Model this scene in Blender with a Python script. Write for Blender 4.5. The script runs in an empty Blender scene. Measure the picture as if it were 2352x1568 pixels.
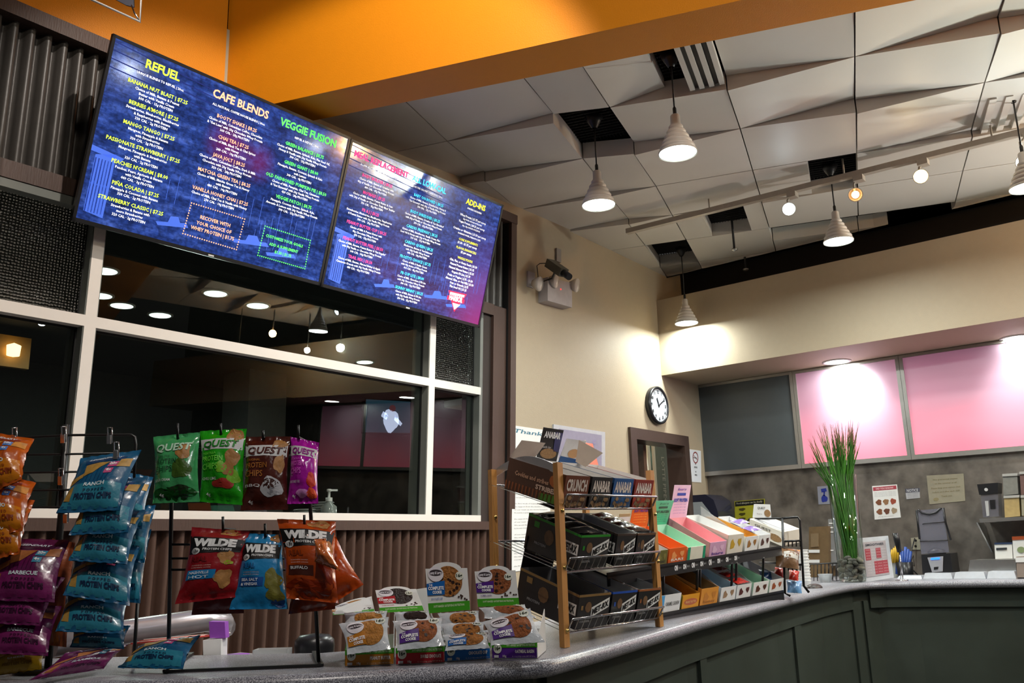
import bpy, math, random
from mathutils import Vector as V, noise as NZ
random.seed(7)
S=bpy.context.scene; COL=S.collection
PI=math.pi
# ---------------------------------------------------------------- camera
F=2021.; YAW,PIT,ROL=0.67612,0.23086,-0.02876; ZC=1.28
FWD=V((math.cos(YAW)*math.cos(PIT),math.sin(YAW)*math.cos(PIT),math.sin(PIT)))
_r=FWD.cross(V((0,0,1))).normalized(); _u=_r.cross(FWD)
RT=_r*math.cos(ROL)+_u*math.sin(ROL); UP=-_r*math.sin(ROL)+_u*math.cos(ROL)
CAM=V((0,0,ZC)); FH=V((FWD.x,FWD.y,0)).normalized()
cd=bpy.data.cameras.new('camera'); cam=bpy.data.objects.new('camera',cd); COL.objects.link(cam)
cd.sensor_width=36; cd.lens=36*F/2352; cd.clip_start=.05
from mathutils import Matrix
cam.matrix_world=Matrix(((RT.x,UP.x,-FWD.x,CAM.x),(RT.y,UP.y,-FWD.y,CAM.y),(RT.z,UP.z,-FWD.z,CAM.z),(0,0,0,1)))
S.camera=cam
S.view_settings.view_transform='Standard'; S.view_settings.look='None'; S.view_settings.gamma=1
S.view_settings.exposure=0.0; S.view_settings.use_curve_mapping=False
w=bpy.data.worlds.new('world'); S.world=w; w.use_nodes=True
w.node_tree.nodes['Background'].inputs[0].default_value=(.85,.82,.8,1); w.node_tree.nodes['Background'].inputs[1].default_value=.05
# ---------------------------------------------------------------- unseen lights out of frame, most of them added as fill
def aim(o,to):
    o.rotation_euler=(V(to)-o.location).to_track_quat('-Z','Y').to_euler()
def spot(name,loc,to,W,ang=60,col=(1,.93,.84),r=.04,blend=.5):
    l=bpy.data.lights.new(name,'SPOT'); l.energy=W; l.color=col; l.spot_size=math.radians(ang); l.spot_blend=blend; l.shadow_soft_size=r
    o=bpy.data.objects.new(name,l); COL.objects.link(o); o.location=loc; aim(o,to); return o
def disk(name,loc,W,size,col=(.93,1,.97),to=None):
    l=bpy.data.lights.new(name,'AREA'); l.shape='DISK'; l.size=size; l.energy=W; l.color=col
    o=bpy.data.objects.new(name,l); COL.objects.link(o); o.location=loc
    if to: aim(o,to)
    return o
spot('unseen_spot',(1.35,.75,4.1),(2.1,3.1,1.75),230,60,(1,.9,.8),.03,.35)
spot('unseen_spot',(.2,.5,3.9),(1.5,1.6,1.1),105,66,(1,.92,.84),.05,.6)  # added light on the chip bags and cookie boxes
spot('unseen_spot',(1.6,-1.2,3.6),(2.6,1.6,1.1),55,70,(.95,.97,1),.06,.6)  # added spot brightening the goods on the counter
spot('orange_wall_fill',(.2,-.8,3.6),(2.0,2.4,4.2),110,80,(1,.88,.72),.1,.9)  # unseen light added to brighten the orange wall
spot('orange_wall_fill',(.9,-1.2,3.6),(2.75,.9,3.8),110,80,(1,.9,.78),.1,.9)  # second added light, further right along the bulkhead
spot('ceiling_fill',(5.3,-.7,2.2),(3.7,.5,3.3),210,42,(.88,1,.95),.04,1)  # three unseen lights added to brighten the ceiling panels
spot('ceiling_fill',(5.3,-1.2,2.2),(3.75,-.15,3.3),210,40,(1,.88,.64),.04,1)
spot('ceiling_fill',(5.3,-.5,1.7),(4.7,.9,3.3),95,58,(1,.95,.93),.04,1)
spot('unseen_spot',(3.1,.3,3.15),(2.15,1.5,1.15),80,50,(1,.97,.93),.04,.6)  # added spot brightening the oak rack boxes
spot('unseen_spot',(4.2,.2,3.15),(3.3,1.7,1.15),90,60,(.96,1,1),.04,.6)  # added key light for the two-tier bar rack
disk('overhead_fill',(1.5,-2.4,3.9),26,.6,(1,.93,.86))  # unseen disc added as general overhead fill
disk('back_room_fill',(3.0,5.2,2.8),22,.4,(.85,1,.92))  # added dim light lifting the dark behind the glass
# ---------------------------------------------------------------- pixel rays -> points on real planes
def ray(x,y): return FWD+RT*((x-1176)/F)-UP*((y-784)/F)
def onY(x,y,v=3.05): d=ray(x,y); return CAM+d*(v/d.y)
def onX(x,y,v=6.09): d=ray(x,y); return CAM+d*(v/d.x)
def onZ(x,y,v=1.04): d=ray(x,y); return CAM+d*((v-ZC)/d.z)
def hp(x,y,H=2.0): d=ray(x,y); return CAM+d*(H/d.dot(FH))
def onP(x,y,P,n): d=ray(x,y); return CAM+d*((P-CAM).dot(n)/d.dot(n))
# ---------------------------------------------------------------- materials
MATS={}
def hexc(h):
    r=[int(h[i:i+2],16)/255 for i in (0,2,4)]
    return tuple(c/12.92 if c<=.04045 else ((c+.055)/1.055)**2.4 for c in r)
def mat(name,col,rough=.5,metal=0,emit=0,ecol=None,noise=.08,nscale=30,bump=0,bscale=80,trans=0,coat=0,spec=.5,alpha=1,ior=1.45):
    if name in MATS: return MATS[name]
    if isinstance(col,str): col=hexc(col)
    m=bpy.data.materials.new(name); m.use_nodes=True; N=m.node_tree.nodes; L=m.node_tree.links
    b=N['Principled BSDF']; b.inputs['Roughness'].default_value=rough; b.inputs['Metallic'].default_value=metal
    b.inputs['Base Color'].default_value=(*col,1); b.inputs['Specular IOR Level'].default_value=spec
    b.inputs['Coat Weight'].default_value=coat; b.inputs['Coat Roughness'].default_value=.12; b.inputs['IOR'].default_value=ior
    b.inputs['Transmission Weight'].default_value=trans; b.inputs['Alpha'].default_value=alpha
    if emit:
        b.inputs['Emission Color'].default_value=(*(ecol or col),1); b.inputs['Emission Strength'].default_value=emit
    tc=N.new('ShaderNodeTexCoord')
    if noise:
        t=N.new('ShaderNodeTexNoise'); t.inputs['Scale'].default_value=nscale; t.inputs['Detail'].default_value=4
        L.new(tc.outputs['Object'],t.inputs['Vector'])
        mr=N.new('ShaderNodeMapRange'); mr.inputs[3].default_value=1-noise*1.6; mr.inputs[4].default_value=1+noise*1.6
        L.new(t.outputs[0],mr.inputs[0])
        mx=N.new('ShaderNodeMix'); mx.data_type='RGBA'; mx.blend_type='MULTIPLY'; mx.inputs[0].default_value=1
        mx.inputs[6].default_value=(*col,1); L.new(mr.outputs[0],mx.inputs[7]); L.new(mx.outputs[2],b.inputs['Base Color'])
    if bump:
        t=N.new('ShaderNodeTexNoise'); t.inputs['Scale'].default_value=bscale; t.inputs['Detail'].default_value=3
        L.new(tc.outputs['Object'],t.inputs['Vector'])
        bp=N.new('ShaderNodeBump'); bp.inputs['Strength'].default_value=bump; bp.inputs['Distance'].default_value=.01
        L.new(t.outputs[0],bp.inputs['Height']); L.new(bp.outputs[0],b.inputs['Normal'])
    MATS[name]=m; return m
def ink(h,e=0): return mat('ink_'+h+('e' if e else ''),h,.45,noise=.03,emit=e)
def glow(name,h,e): return mat(name,h,.4,emit=e,noise=0)
# ---------------------------------------------------------------- mesh collector
TXT={}
def text_mesh(s,bold,font_shear=0):
    k=(s,bold,font_shear)
    if k in TXT: return TXT[k]
    c=bpy.data.curves.new('lettering','FONT'); c.body=s; c.size=1; c.offset=bold; c.resolution_u=2 if len(s)<14 else 1
    o=bpy.data.objects.new('lettering',c); me=o.to_mesh()
    vs=[(v.co.x+v.co.y*font_shear,v.co.y) for v in me.vertices]; fs=[tuple(p.vertices) for p in me.polygons]
    o.to_mesh_clear(); bpy.data.objects.remove(o); bpy.data.curves.remove(c)
    xs=[v[0] for v in vs] or [0]
    TXT[k]=(vs,fs,min(xs),max(xs)); return TXT[k]
class MB:
    def __init__(s): s.v=[]; s.f=[]; s.mi=[]; s.mats=[]; s.sm=[]
    def m(s,m):
        if m not in s.mats: s.mats.append(m)
        return s.mats.index(m)
    def face(s,idx,m,sm=False): s.f.append(idx); s.mi.append(s.m(m)); s.sm.append(sm)
    def poly(s,pts,m):
        n=len(s.v); s.v+=[V(p) for p in pts]; s.face(tuple(range(n,n+len(pts))),m)
    def box(s,a,b,m,fr=None):
        n=len(s.v)
        P=[(x,y,z) for z in (a[2],b[2]) for y in (a[1],b[1]) for x in (a[0],b[0])]
        s.v+=[fr(*p) if fr else V(p) for p in P]
        for q in ((0,2,3,1),(4,5,7,6),(0,1,5,4),(2,6,7,3),(0,4,6,2),(1,3,7,5)): s.face(tuple(n+i for i in q),m)
    def hexa(s,P,m):   # 4 bottom, 4 top, both CCW
        n=len(s.v); s.v+=[V(p) for p in P]
        for q in ((3,2,1,0),(4,5,6,7),(0,1,5,4),(1,2,6,5),(2,3,7,6),(3,0,4,7)): s.face(tuple(n+i for i in q),m)
    def bar(s,p,q,w,h,m,up=(0,0,1)):
        p,q=V(p),V(q); d=(q-p).normalized(); x=d.cross(V(up))
        if x.length<1e-4: x=d.cross(V((1,0,0)))
        x.normalize(); y=x.cross(d)
        s.hexa([p-x*w/2-y*h/2,p+x*w/2-y*h/2,q+x*w/2-y*h/2,q-x*w/2-y*h/2,p-x*w/2+y*h/2,p+x*w/2+y*h/2,q+x*w/2+y*h/2,q-x*w/2+y*h/2],m)
    def tube(s,pts,r,m,n=6,closed=False,cap=True):
        pts=[V(p) for p in pts]; k=len(pts); base=len(s.v); prev=None
        for i,p in enumerate(pts):
            a=pts[(i-1)%k] if (closed or i>0) else p; b=pts[(i+1)%k] if (closed or i<k-1) else p
            d=(b-a).normalized() if (b-a).length>1e-9 else V((0,0,1))
            if prev is None:
                x=d.cross(V((0,0,1)));
                if x.length<.05: x=d.cross(V((1,0,0)))
            else: x=prev-d*prev.dot(d)
            x.normalize(); prev=x; y=d.cross(x); rr=r[i] if isinstance(r,(list,tuple)) else r
            for j in range(n):
                t=2*PI*j/n; s.v.append(p+(x*math.cos(t)+y*math.sin(t))*rr)
        for i in range(k if closed else k-1):
            for j in range(n):
                a=base+i*n; b=base+((i+1)%k)*n; s.face((a+j,a+(j+1)%n,b+(j+1)%n,b+j),m,True)
        if cap and not closed:
            s.face(tuple(base+j for j in range(n))[::-1],m); s.face(tuple(base+(k-1)*n+j for j in range(n)),m)
    def lathe(s,prof,m,c=(0,0,0),n=28,ax=None,sm=True):
        c=V(c); z=V(ax).normalized() if ax else V((0,0,1)); x=z.cross(V((0,1,0)))
        if x.length<.1: x=z.cross(V((1,0,0)))
        x.normalize(); y=z.cross(x); b=len(s.v)
        for r,h in prof:
            for j in range(n):
                t=2*PI*j/n; s.v.append(c+x*(r*math.cos(t))+y*(r*math.sin(t))+z*h)
        for i in range(len(prof)-1):
            mm=m[i] if isinstance(m,list) else m
            for j in range(n): s.face((b+i*n+j,b+i*n+(j+1)%n,b+(i+1)*n+(j+1)%n,b+(i+1)*n+j),mm,sm)
    def disc(s,c,r,m,ax=(0,0,1),n=24,ry=None,up=None):
        c=V(c); z=V(ax).normalized(); y=V(up) if up else (V((0,0,1)) if abs(z.z)<.9 else V((0,1,0)))
        x=y.cross(z).normalized(); y=z.cross(x)
        s.poly([c+x*(r*math.cos(2*PI*j/n))+y*((ry or r)*math.sin(2*PI*j/n)) for j in range(n)],m)
    def grid(s,fn,nu,nv,m,sm=True,closed_u=False):
        b=len(s.v)
        for j in range(nv+1):
            for i in range(nu+1): s.v.append(V(fn(i/nu,j/nv)))
        for j in range(nv):
            for i in range(nu):
                a=b+j*(nu+1)+i; s.face((a,a+nu+1,a+nu+2,a+1),m,sm)
    def text(s,t,m,fn,x,y,h=None,w=None,align='C',bold=.0,shear=0,sx=1.,rot=0):
        """fn(x,y)->3D, y up; h = cap height, w = total width"""
        vs,fs,x0,x1=text_mesh(t,bold,shear)
        if not fs: return
        W=max(x1-x0,1e-6)
        k=(h/.7) if h else w/W; kx=(w/W) if w else k*sx
        ox={'C':-(x0+x1)/2,'L':-x0,'R':-x1}[align]; b=len(s.v); cr,sr=math.cos(rot),math.sin(rot)
        for vx,vy in vs:
            px,py=(vx+ox)*kx,(vy-.35)*k; s.v.append(V(fn(x+px*cr-py*sr,y+px*sr+py*cr)))
        for f in fs: s.face(tuple(b+i for i in f),m)
    def patch(s,q,m,fn,n=6,k=2):
        """q = 4 corners in fn space"""
        def g(u,v):
            a=[q[0][i]*(1-u)+q[1][i]*u for i in (0,1)]; b=[q[3][i]*(1-u)+q[2][i]*u for i in (0,1)]
            return fn(a[0]*(1-v)+b[0]*v,a[1]*(1-v)+b[1]*v)
        s.grid(g,n,k,m)
    def oval(s,cx,cy,rx,ry,m,fn,n=20,rings=3,wob=0):
        b=len(s.v); s.v.append(V(fn(cx,cy)))
        for k in range(1,rings+1):
            for j in range(n):
                t=2*PI*j/n; q=k/rings*(1+wob*math.sin(3*t+cx*50)+wob*.7*math.sin(5*t+cy*90)); s.v.append(V(fn(cx+rx*q*math.cos(t),cy+ry*q*math.sin(t))))
        for j in range(n): s.face((b,b+1+j,b+1+(j+1)%n),m)
        for k in range(rings-1):
            for j in range(n):
                a=b+1+k*n; s.face((a+j,a+n+j,a+n+(j+1)%n,a+(j+1)%n),m)
    def build(s,name,parent=None,org=None):
        me=bpy.data.meshes.new(name); o=bpy.data.objects.new(name,me); COL.objects.link(o)
        if parent is not None: org=ORG[parent.as_pointer()]
        elif org is None:
            lo=V((min(v.x for v in s.v),min(v.y for v in s.v),min(v.z for v in s.v))); hi=V((max(v.x for v in s.v),max(v.y for v in s.v),0))
            org=V(((lo.x+hi.x)/2,(lo.y+hi.y)/2,lo.z))
        org=V(org)
        me.from_pydata([tuple(v-org) for v in s.v],[],s.f)
        for m in s.mats: me.materials.append(m)
        me.polygons.foreach_set('material_index',s.mi); me.polygons.foreach_set('use_smooth',s.sm); me.update()
        if parent is not None: o.parent=parent
        else: o.location=org
        ORG[o.as_pointer()]=org; return o
ORG={}
def tag(o,label,cat,group=None,kind=None):
    o['label']=label; o['category']=cat
    if group: o['group']=group
    if kind: o['kind']=kind
    return o
def thing(name,label,cat,loc,group=None):
    o=bpy.data.objects.new(name,None); COL.objects.link(o); o.location=loc; o.empty_display_size=.05
    ORG[o.as_pointer()]=V(loc); return tag(o,label,cat,group)
def struct(name,mb,parent=None):
    o=mb.build(name,parent)
    if parent is None: o['kind']='structure'
    return o
def copy_tree(o,loc,label=None,rot=None):
    c=o.copy(); COL.objects.link(c); c.location=loc
    if rot is not None: c.rotation_euler=rot
    if label: c['label']=label
    for ch in list(o.children):
        d=ch.copy(); COL.objects.link(d); d.parent=c
        for g in list(ch.children):
            e=g.copy(); COL.objects.link(e); e.parent=d
    return c
def frame(O,ex,ey,ez):
    O,ex,ey,ez=V(O),V(ex),V(ey),V(ez)
    return lambda x,y,z=0:O+ex*x+ey*y+ez*z
Z=V((0,0,1))
# ---------------------------------------------------------------- shared materials
CREAM=mat('cream_wall_paint',(.41,.335,.235),.6,noise=.02,bump=.12,bscale=220)
ORANGE=mat('orange_wall_paint',(.74,.25,.004),.5,noise=.02,bump=.12,bscale=220)
TILE=mat('white_ceiling_panel',(.60,.57,.52),.5,noise=.03,nscale=4,bump=.05,bscale=300)
VOID=mat('dark_plenum',(.012,.011,.011),.8)
DBROWN=mat('dark_brown_paint',(.066,.036,.027),.5,bump=.1,bscale=60)
ALU=mat('white_aluminium',(.78,.72,.66),.35,noise=.02)
GREYF=mat('grey_aluminium',(.16,.17,.155),.35,noise=.03)
GASK=mat('black_gasket',(.008,.008,.008),.5)
BLKW=mat('black_wire',(.012,.012,.012),.35)
BLK=mat('black_plastic',(.014,.014,.016),.3)
CHR=mat('chrome',(.75,.75,.77),.18,1,noise=.02)
STEEL=mat('brushed_steel',(.5,.5,.48),.32,1,noise=.05,nscale=60)
WHT=mat('white_plastic',(.8,.8,.78),.4,noise=.02)
PAPER=mat('white_paper',(.78,.78,.76),.7,noise=.02)
WOOD=mat('honey_oak',(.50,.235,.06),.45,noise=.18,nscale=14,bump=.05)
CARDIN=mat('grey_card_inside',(.42,.42,.43),.7)
CARDW=mat('white_card',(.8,.8,.78),.55,noise=.02)
LAMPW=glow('lamp_white','f2fff8',14)
# wood grain for oak posts: stretch noise
def stretch(m,sc):
    N=m.node_tree.nodes; L=m.node_tree.links
    mp=N.new('ShaderNodeMapping'); mp.inputs['Scale'].default_value=sc
    tc=[n for n in N if n.type=='TEX_COORD'][0]; L.new(tc.outputs['Object'],mp.inputs['Vector'])
    for n in N:
        if n.type=='TEX_NOISE': L.new(mp.outputs[0],n.inputs['Vector'])
stretch(WOOD,(4,4,.5)); stretch(DBROWN,(3,3,.4))
def counter_mat():
    m=mat('speckled_grey_laminate',(.30,.30,.33),.28,noise=0,spec=.55)
    N=m.node_tree.nodes;L=m.node_tree.links;b=N['Principled BSDF']; tc=N['Texture Coordinate']
    t=N.new('ShaderNodeTexNoise'); t.inputs['Scale'].default_value=420; t.inputs['Detail'].default_value=2; L.new(tc.outputs['Object'],t.inputs['Vector'])
    r=N.new('ShaderNodeValToRGB'); r.color_ramp.elements[0].position=.42; r.color_ramp.elements[0].color=(.10,.10,.125,1); r.color_ramp.elements[1].position=.6; r.color_ramp.elements[1].color=(.50,.50,.54,1)
    L.new(t.outputs[0],r.inputs[0]); L.new(r.outputs[0],b.inputs['Base Color']); return m
COUNTER=counter_mat()
# ================================================================ ROOM SHELL
YW=3.05; XF=6.09; ZCEIL=3.27
LEAN=math.radians(2.6)
ES=V((0,-math.sin(LEAN),math.cos(LEAN))); EN=V((0,-math.cos(LEAN),-math.sin(LEAN))); WO=V((0,3.08,1.4))
def WF(x,s,n=0): return WO+V((1,0,0))*x+ES*s+EN*n
def Wpx(px,py,n=0): 
    p=onP(px,py,WO+EN*n,EN); return p.x,(p-WO).dot(ES)
# floor
fl=MB(); fl.box((-3,-4,-.05),(9,8.5,0),mat('dark_floor_tile',(.06,.055,.05),.35,noise=.2,nscale=3)); struct('floor',fl)
# cream wall with door opening (door x 5.05..5.77, z<2.0)
DX0,DX1,DZ=5.045,5.765,1.995
b=MB()
b.box((3.755,YW,0),(DX0,YW+.12,3.32),CREAM); b.box((DX1,YW,0),(6.3,YW+.12,3.32),CREAM); b.box((DX0,YW,DZ),(DX1,YW+.12,3.32),CREAM)
b.box((1.895,YW+.0,3.17),(3.755,YW+.12,3.5),CREAM)
struct('wall_left',b)
b=MB(); b.box((-1.5,YW,3.165),(1.895,YW+.12,5.2),ORANGE); struct('wall_upper_left',b)
# bulkhead (orange), along B
aA=math.radians(17.8); GA=V((math.cos(aA),math.sin(aA),0)); GB=V((math.sin(aA),-math.cos(aA),0))
b=MB()
f0=V((1.897,3.05,0)); f0=V((1.905,3.06,0)); k0=V((2.10,3.06,0))
f1=V((2.47,1.443,0)); dirB=(f1-V((1.985,2.81,0))).normalized(); f2=f1+dirB*5
k1=V((2.989,.621,0)); k2=k1+(k1-V((2.168,2.792,0))).normalized()*5
b.hexa([f0+Z*3.1,f2+Z*3.1,k2+Z*3.1,k0+Z*3.1,f0+Z*5.2,f2+Z*5.2,k2+Z*5.2,k0+Z*5.2],ORANGE); struct('wall_bulkhead',b)
# far wall and soffit
BACKS=mat('grey_backsplash',(.165,.145,.125),.35,noise=.8,nscale=7,metal=.25,bump=.08,bscale=20)
b=MB(); b.box((XF,-4,0),(XF+.15,YW+.1,3.9),BACKS); struct('wall_far',b)
b=MB(); b.box((5.50,-4,2.455),(XF,YW,3.011),CREAM); struct('wall_soffit',b)
b=MB(); b.box((-1.5,-4,5.2),(9,3.2,5.3),VOID); b.box((1.9,-4,4.0),(6.3,8,4.1),VOID)
b.box((5.9,-4,3.0),(6.0,3.05,4.0),VOID)
ceilo=struct('ceiling',b)
# ceiling panels
def cpt(a,bb,z): 
    p=(GA*a+GB*bb)*.985; x=min(p.x,5.68); 
    y=p.y
    zz=z-.03*max(0,p.x-4.2)/1.2
    return V((x,min(y,YW+.06),zz))
holes=[]
tiles=MB()
def tile(a0,a1,b0,b1,dz=(0,0,0,0)):
    # dz at (a0,b0),(a0,b1),(a1,b1),(a1,b0)
    g=.003; a0+=g;a1-=g;b0+=g;b1-=g
    def fn(u,v,off=0):
        z=(dz[0]*(1-u)*(1-v)+dz[1]*u*(1-v)+dz[2]*u*v+dz[3]*(1-u)*v)
        return cpt(a0+(a1-a0)*v,b0+(b1-b0)*u,ZCEIL+z+off)
    n=6; tiles.grid(lambda u,v:fn(1-u,v),n,n,TILE)
    for k in range(n):   # side skirts upward
        t0,t1=k/n,(k+1)/n
        for P in ((lambda t:(t,0)),(lambda t:(t,1)),(lambda t:(0,t)),(lambda t:(1,t))):
            tiles.poly([fn(*P(t0)),fn(*P(t1)),fn(*P(t1),.09),fn(*P(t0),.09)],TILE)
rows=[3.02,3.245,3.735,4.22,4.76,5.23,5.70,6.18,6.70]
colb=[-3.4,-2.85,-2.3,-1.75,-1.18,-.90,-.355,.19,.745,1.3,1.85,2.4,2.95]
def puck(i,j):   # row-line index i, column-line index j
    return {(2,6):1,(2,8):1,(3,5):1,(3,7):1,(4,8):.5,(4,4):.4,(1,5):.8,(1,7):1,(5,4):.5,(2,4):.7,(3,9):1,(5,6):.3,(1,9):1,(2,10):1,(3,3):.8,(4,10):1,(3,11):1}.get((i,j),0)
skip={(2,4),(6,4)}   # cell (row, col) that is open
for i in range(len(rows)-1):
    for j in range(len(colb)-1):
        if (i,j) in skip: continue
        up,dn=.045,-.035
        dz=(dn*puck(i,j),dn*puck(i,j+1)*.8,up*puck(i+1,j+1),up*puck(i+1,j)*.8)
        a0,a1,b0,b1=rows[i],rows[i+1],colb[j],colb[j+1]
        if i==1 and j==5:   # half tile, open slot, three tubes
            tile(a0,a1,b0,-.63,dz); continue
        if i==5 and j==5:
            tile(a0,a1,b0,-.72,dz); tile(a0,a1,-.47,b1); continue
        if i==6 and j==4: continue
        if i==4 and j==6:
            tile(a0,a1,b0,-.06,dz); tile(5.0 ,a0+.0001,-.06,b1) if 0 else None; continue
        if i==3 and j==9:
            tile(a0,a1,b0+.25,b1,dz); continue
        if i==6 and j in (6,7): 
            tile(a0+.25,a1,b0,b1,dz); continue
        tile(a0,a1,b0,b1,dz)
# neighbours of the slot column
tile(6.18,6.7,-1.18,-.9)
struct('ceiling_panels',tiles)
b=MB(); G=mat('black_grille',(.006,.006,.006),.8)
def grille(a0,a1,b0,b1):
    for k in range(int((b1-b0)/.018)): b.bar(cpt(a0,b0+k*.018,ZCEIL+.09),cpt(a1,b0+k*.018,ZCEIL+.09),.003,.012,G)
    for k in range(int((a1-a0)/.03)): b.bar(cpt(a0+k*.03,b0,ZCEIL+.08),cpt(a0+k*.03,b1,ZCEIL+.08),.004,.01,G)
for h in ((3.25,3.73,-.63,-.51),(3.74,4.22,-1.18,-.9),(5.7,6.18,-1.18,-.9),(5.23,5.7,-.72,-.47),(4.76,5.23,-.06,.19)): grille(*h)
struct('ceiling_grille',b)
# three tubes slot
b=MB()
for k,bb in enumerate((-.485,-.44,-.395)):
    b.bar(cpt(3.0,bb,ZCEIL+.01),cpt(3.72,bb,ZCEIL+.01),.016,.02,BLK)
for bb in (-.505,-.462,-.418,-.372): b.bar(cpt(3.0,bb,ZCEIL+.005),cpt(3.72,bb,ZCEIL+.005),.022,.03,TILE)
tag(b.build('linear_diffuser'),'three black slots between pale bars beside the nearest dark ceiling opening','air vent')
b=MB()
for bb in (.80,.87,.94): b.bar(cpt(4.4,bb,ZCEIL+.01),cpt(4.78,bb,ZCEIL+.01),.03,.03,TILE)
tag(b.build('linear_diffuser'),'pale slats across the dark ceiling opening at the far right','air vent')
# ================================================================ WINDOW UNIT
def wbox(mb,x0,x1,s0,s1,n0,n1,m): mb.box((x0,s0,n0),(x1,s1,n1),m,WF)
WX0=-.6
glass=bpy.data.materials.new('window_glass'); glass.use_nodes=True
def mk_glass(m,refl,tint,rough=0.0,bump=0):
    N=m.node_tree.nodes;L=m.node_tree.links;N.clear()
    o=N.new('ShaderNodeOutputMaterial');g=N.new('ShaderNodeBsdfGlossy');t=N.new('ShaderNodeBsdfTransparent');mx=N.new('ShaderNodeMixShader');fr=N.new('ShaderNodeFresnel');ad=N.new('ShaderNodeMath');ad.operation='ADD';ad.inputs[1].default_value=refl;ad.use_clamp=True
    fr.inputs[0].default_value=1.5;g.inputs['Roughness'].default_value=rough;g.inputs[0].default_value=(.9,.93,.9,1);t.inputs[0].default_value=(*tint,1)
    ml=N.new('ShaderNodeMath');ml.operation='MULTIPLY';ml.inputs[1].default_value=.65;L.new(fr.outputs[0],ml.inputs[0]);L.new(ml.outputs[0],ad.inputs[0]);L.new(ad.outputs[0],mx.inputs[0]);L.new(t.outputs[0],mx.inputs[1]);L.new(g.outputs[0],mx.inputs[2]);L.new(mx.outputs[0],o.inputs[0])
    if bump:
        tc=N.new('ShaderNodeTexCoord');vo=N.new('ShaderNodeTexVoronoi');vo.inputs['Scale'].default_value=95;bp=N.new('ShaderNodeBump');bp.inputs['Strength'].default_value=bump;bp.inputs['Distance'].default_value=.02
        vo.inputs['Randomness'].default_value=.25
        L.new(tc.outputs['Object'],vo.inputs['Vector']);L.new(vo.outputs[0],bp.inputs['Height']);L.new(bp.outputs[0],g.inputs['Normal'])
mk_glass(glass,.03,(.75,.78,.75))
pglass=bpy.data.materials.new('patterned_glass');pglass.use_nodes=True;mk_glass(pglass,.22,(.30,.30,.29),.12,1.0)
win=MB()
for x0,x1 in ((1.395,1.436),(3.125,3.166)): wbox(win,x0,x1,.053,1.12,-.09,0,ALU)
wbox(win,WX0,1.395,.686,.726,-.09,0,ALU);wbox(win,1.436,3.125,.686,.726,-.09,0,ALU);wbox(win,3.166,3.52,.686,.726,-.09,0,ALU)
wbox(win,WX0,3.535,.022,.053,-.09,0,ALU);wbox(win,3.512,3.535,.053,1.14,-.09,-.002,GREYF);wbox(win,WX0,3.535,1.11,1.14,-.09,-.002,GREYF)
f=win.build('window_1');f['kind']='structure'
side=MB()
for x0,x1 in ((1.391,1.44),(3.121,3.17)): wbox(side,x0,x1,.053,1.11,-.12,-.003,GREYF)
for x in (1.39,3.12,1.441,3.171,3.508): wbox(side,x-.003,x+.003,.053,1.11,-.056,-.044,GASK)
wbox(side,WX0,3.51,.679,.686,-.055,-.045,GASK)
side.build('frame_return',f)
for x0,x1,s0,s1,m,nm in ((WX0,1.391,.726,1.11,pglass,'patterned_pane'),(WX0,1.391,.053,.686,glass,'pane'),(1.44,3.121,.726,1.11,glass,'pane'),(1.44,3.121,.053,.686,glass,'pane'),(3.17,3.508,.726,1.11,pglass,'patterned_pane'),(3.17,3.508,.053,.686,glass,'pane')):
    g=MB(); g.poly([WF(x0,s0,-.05),WF(x1,s0,-.05),WF(x1,s1,-.05),WF(x0,s1,-.05)],m); g.build(nm,f)
# brown surround and corrugated cladding
t=MB()
wbox(t,WX0,3.60,-.02,.022,-.15,.012,DBROWN)          # below sill
wbox(t,3.5355,3.62,.022,1.20,-.15,-.02,mat('dark_reveal',(.03,.02,.017),.6))
wbox(t,3.62,3.735,-1.4,1.20,-.15,.0,DBROWN)
wbox(t,3.728,3.732,-1.4,1.77,-.15,.012,GASK); wbox(t,3.735,3.782,-1.45,1.76,-.2,.03,DBROWN)
wbox(t,WX0,3.782,1.708,1.762,-.15,.035,DBROWN)
wbox(t,WX0,3.62,1.142,1.205,-.15,.002,DBROWN)
struct('trim_1',t)
def corr(x0,x1,s0,s1,m,name,per=.056):
    c=MB(); n=int((x1-x0)/per*8)
    prof=[0,.0,.35,.9,1,1,.9,.35]
    b0=0
    for i in range(n+1):
        x=x0+(x1-x0)*i/n; h=-.045+.040*prof[i%8]
        c.v.append(WF(x,s0,h)); c.v.append(WF(x,s1,h))
    for i in range(n): c.face((2*i,2*i+2,2*i+3,2*i+1),m,True)
    return struct(name,c)
CORR=mat('brown_corrugated_steel',(.075,.040,.028),.45,noise=.1,bump=.05)
CORR2=mat('dark_corrugated_steel',(.055,.05,.046),.4,noise=.1,bump=.05)
corr(WX0,3.62,-1.4,-.02,CORR,'wall_corrugated_lower'); corr(WX0,3.728,1.205,1.708,CORR2,'wall_corrugated_upper')
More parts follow.
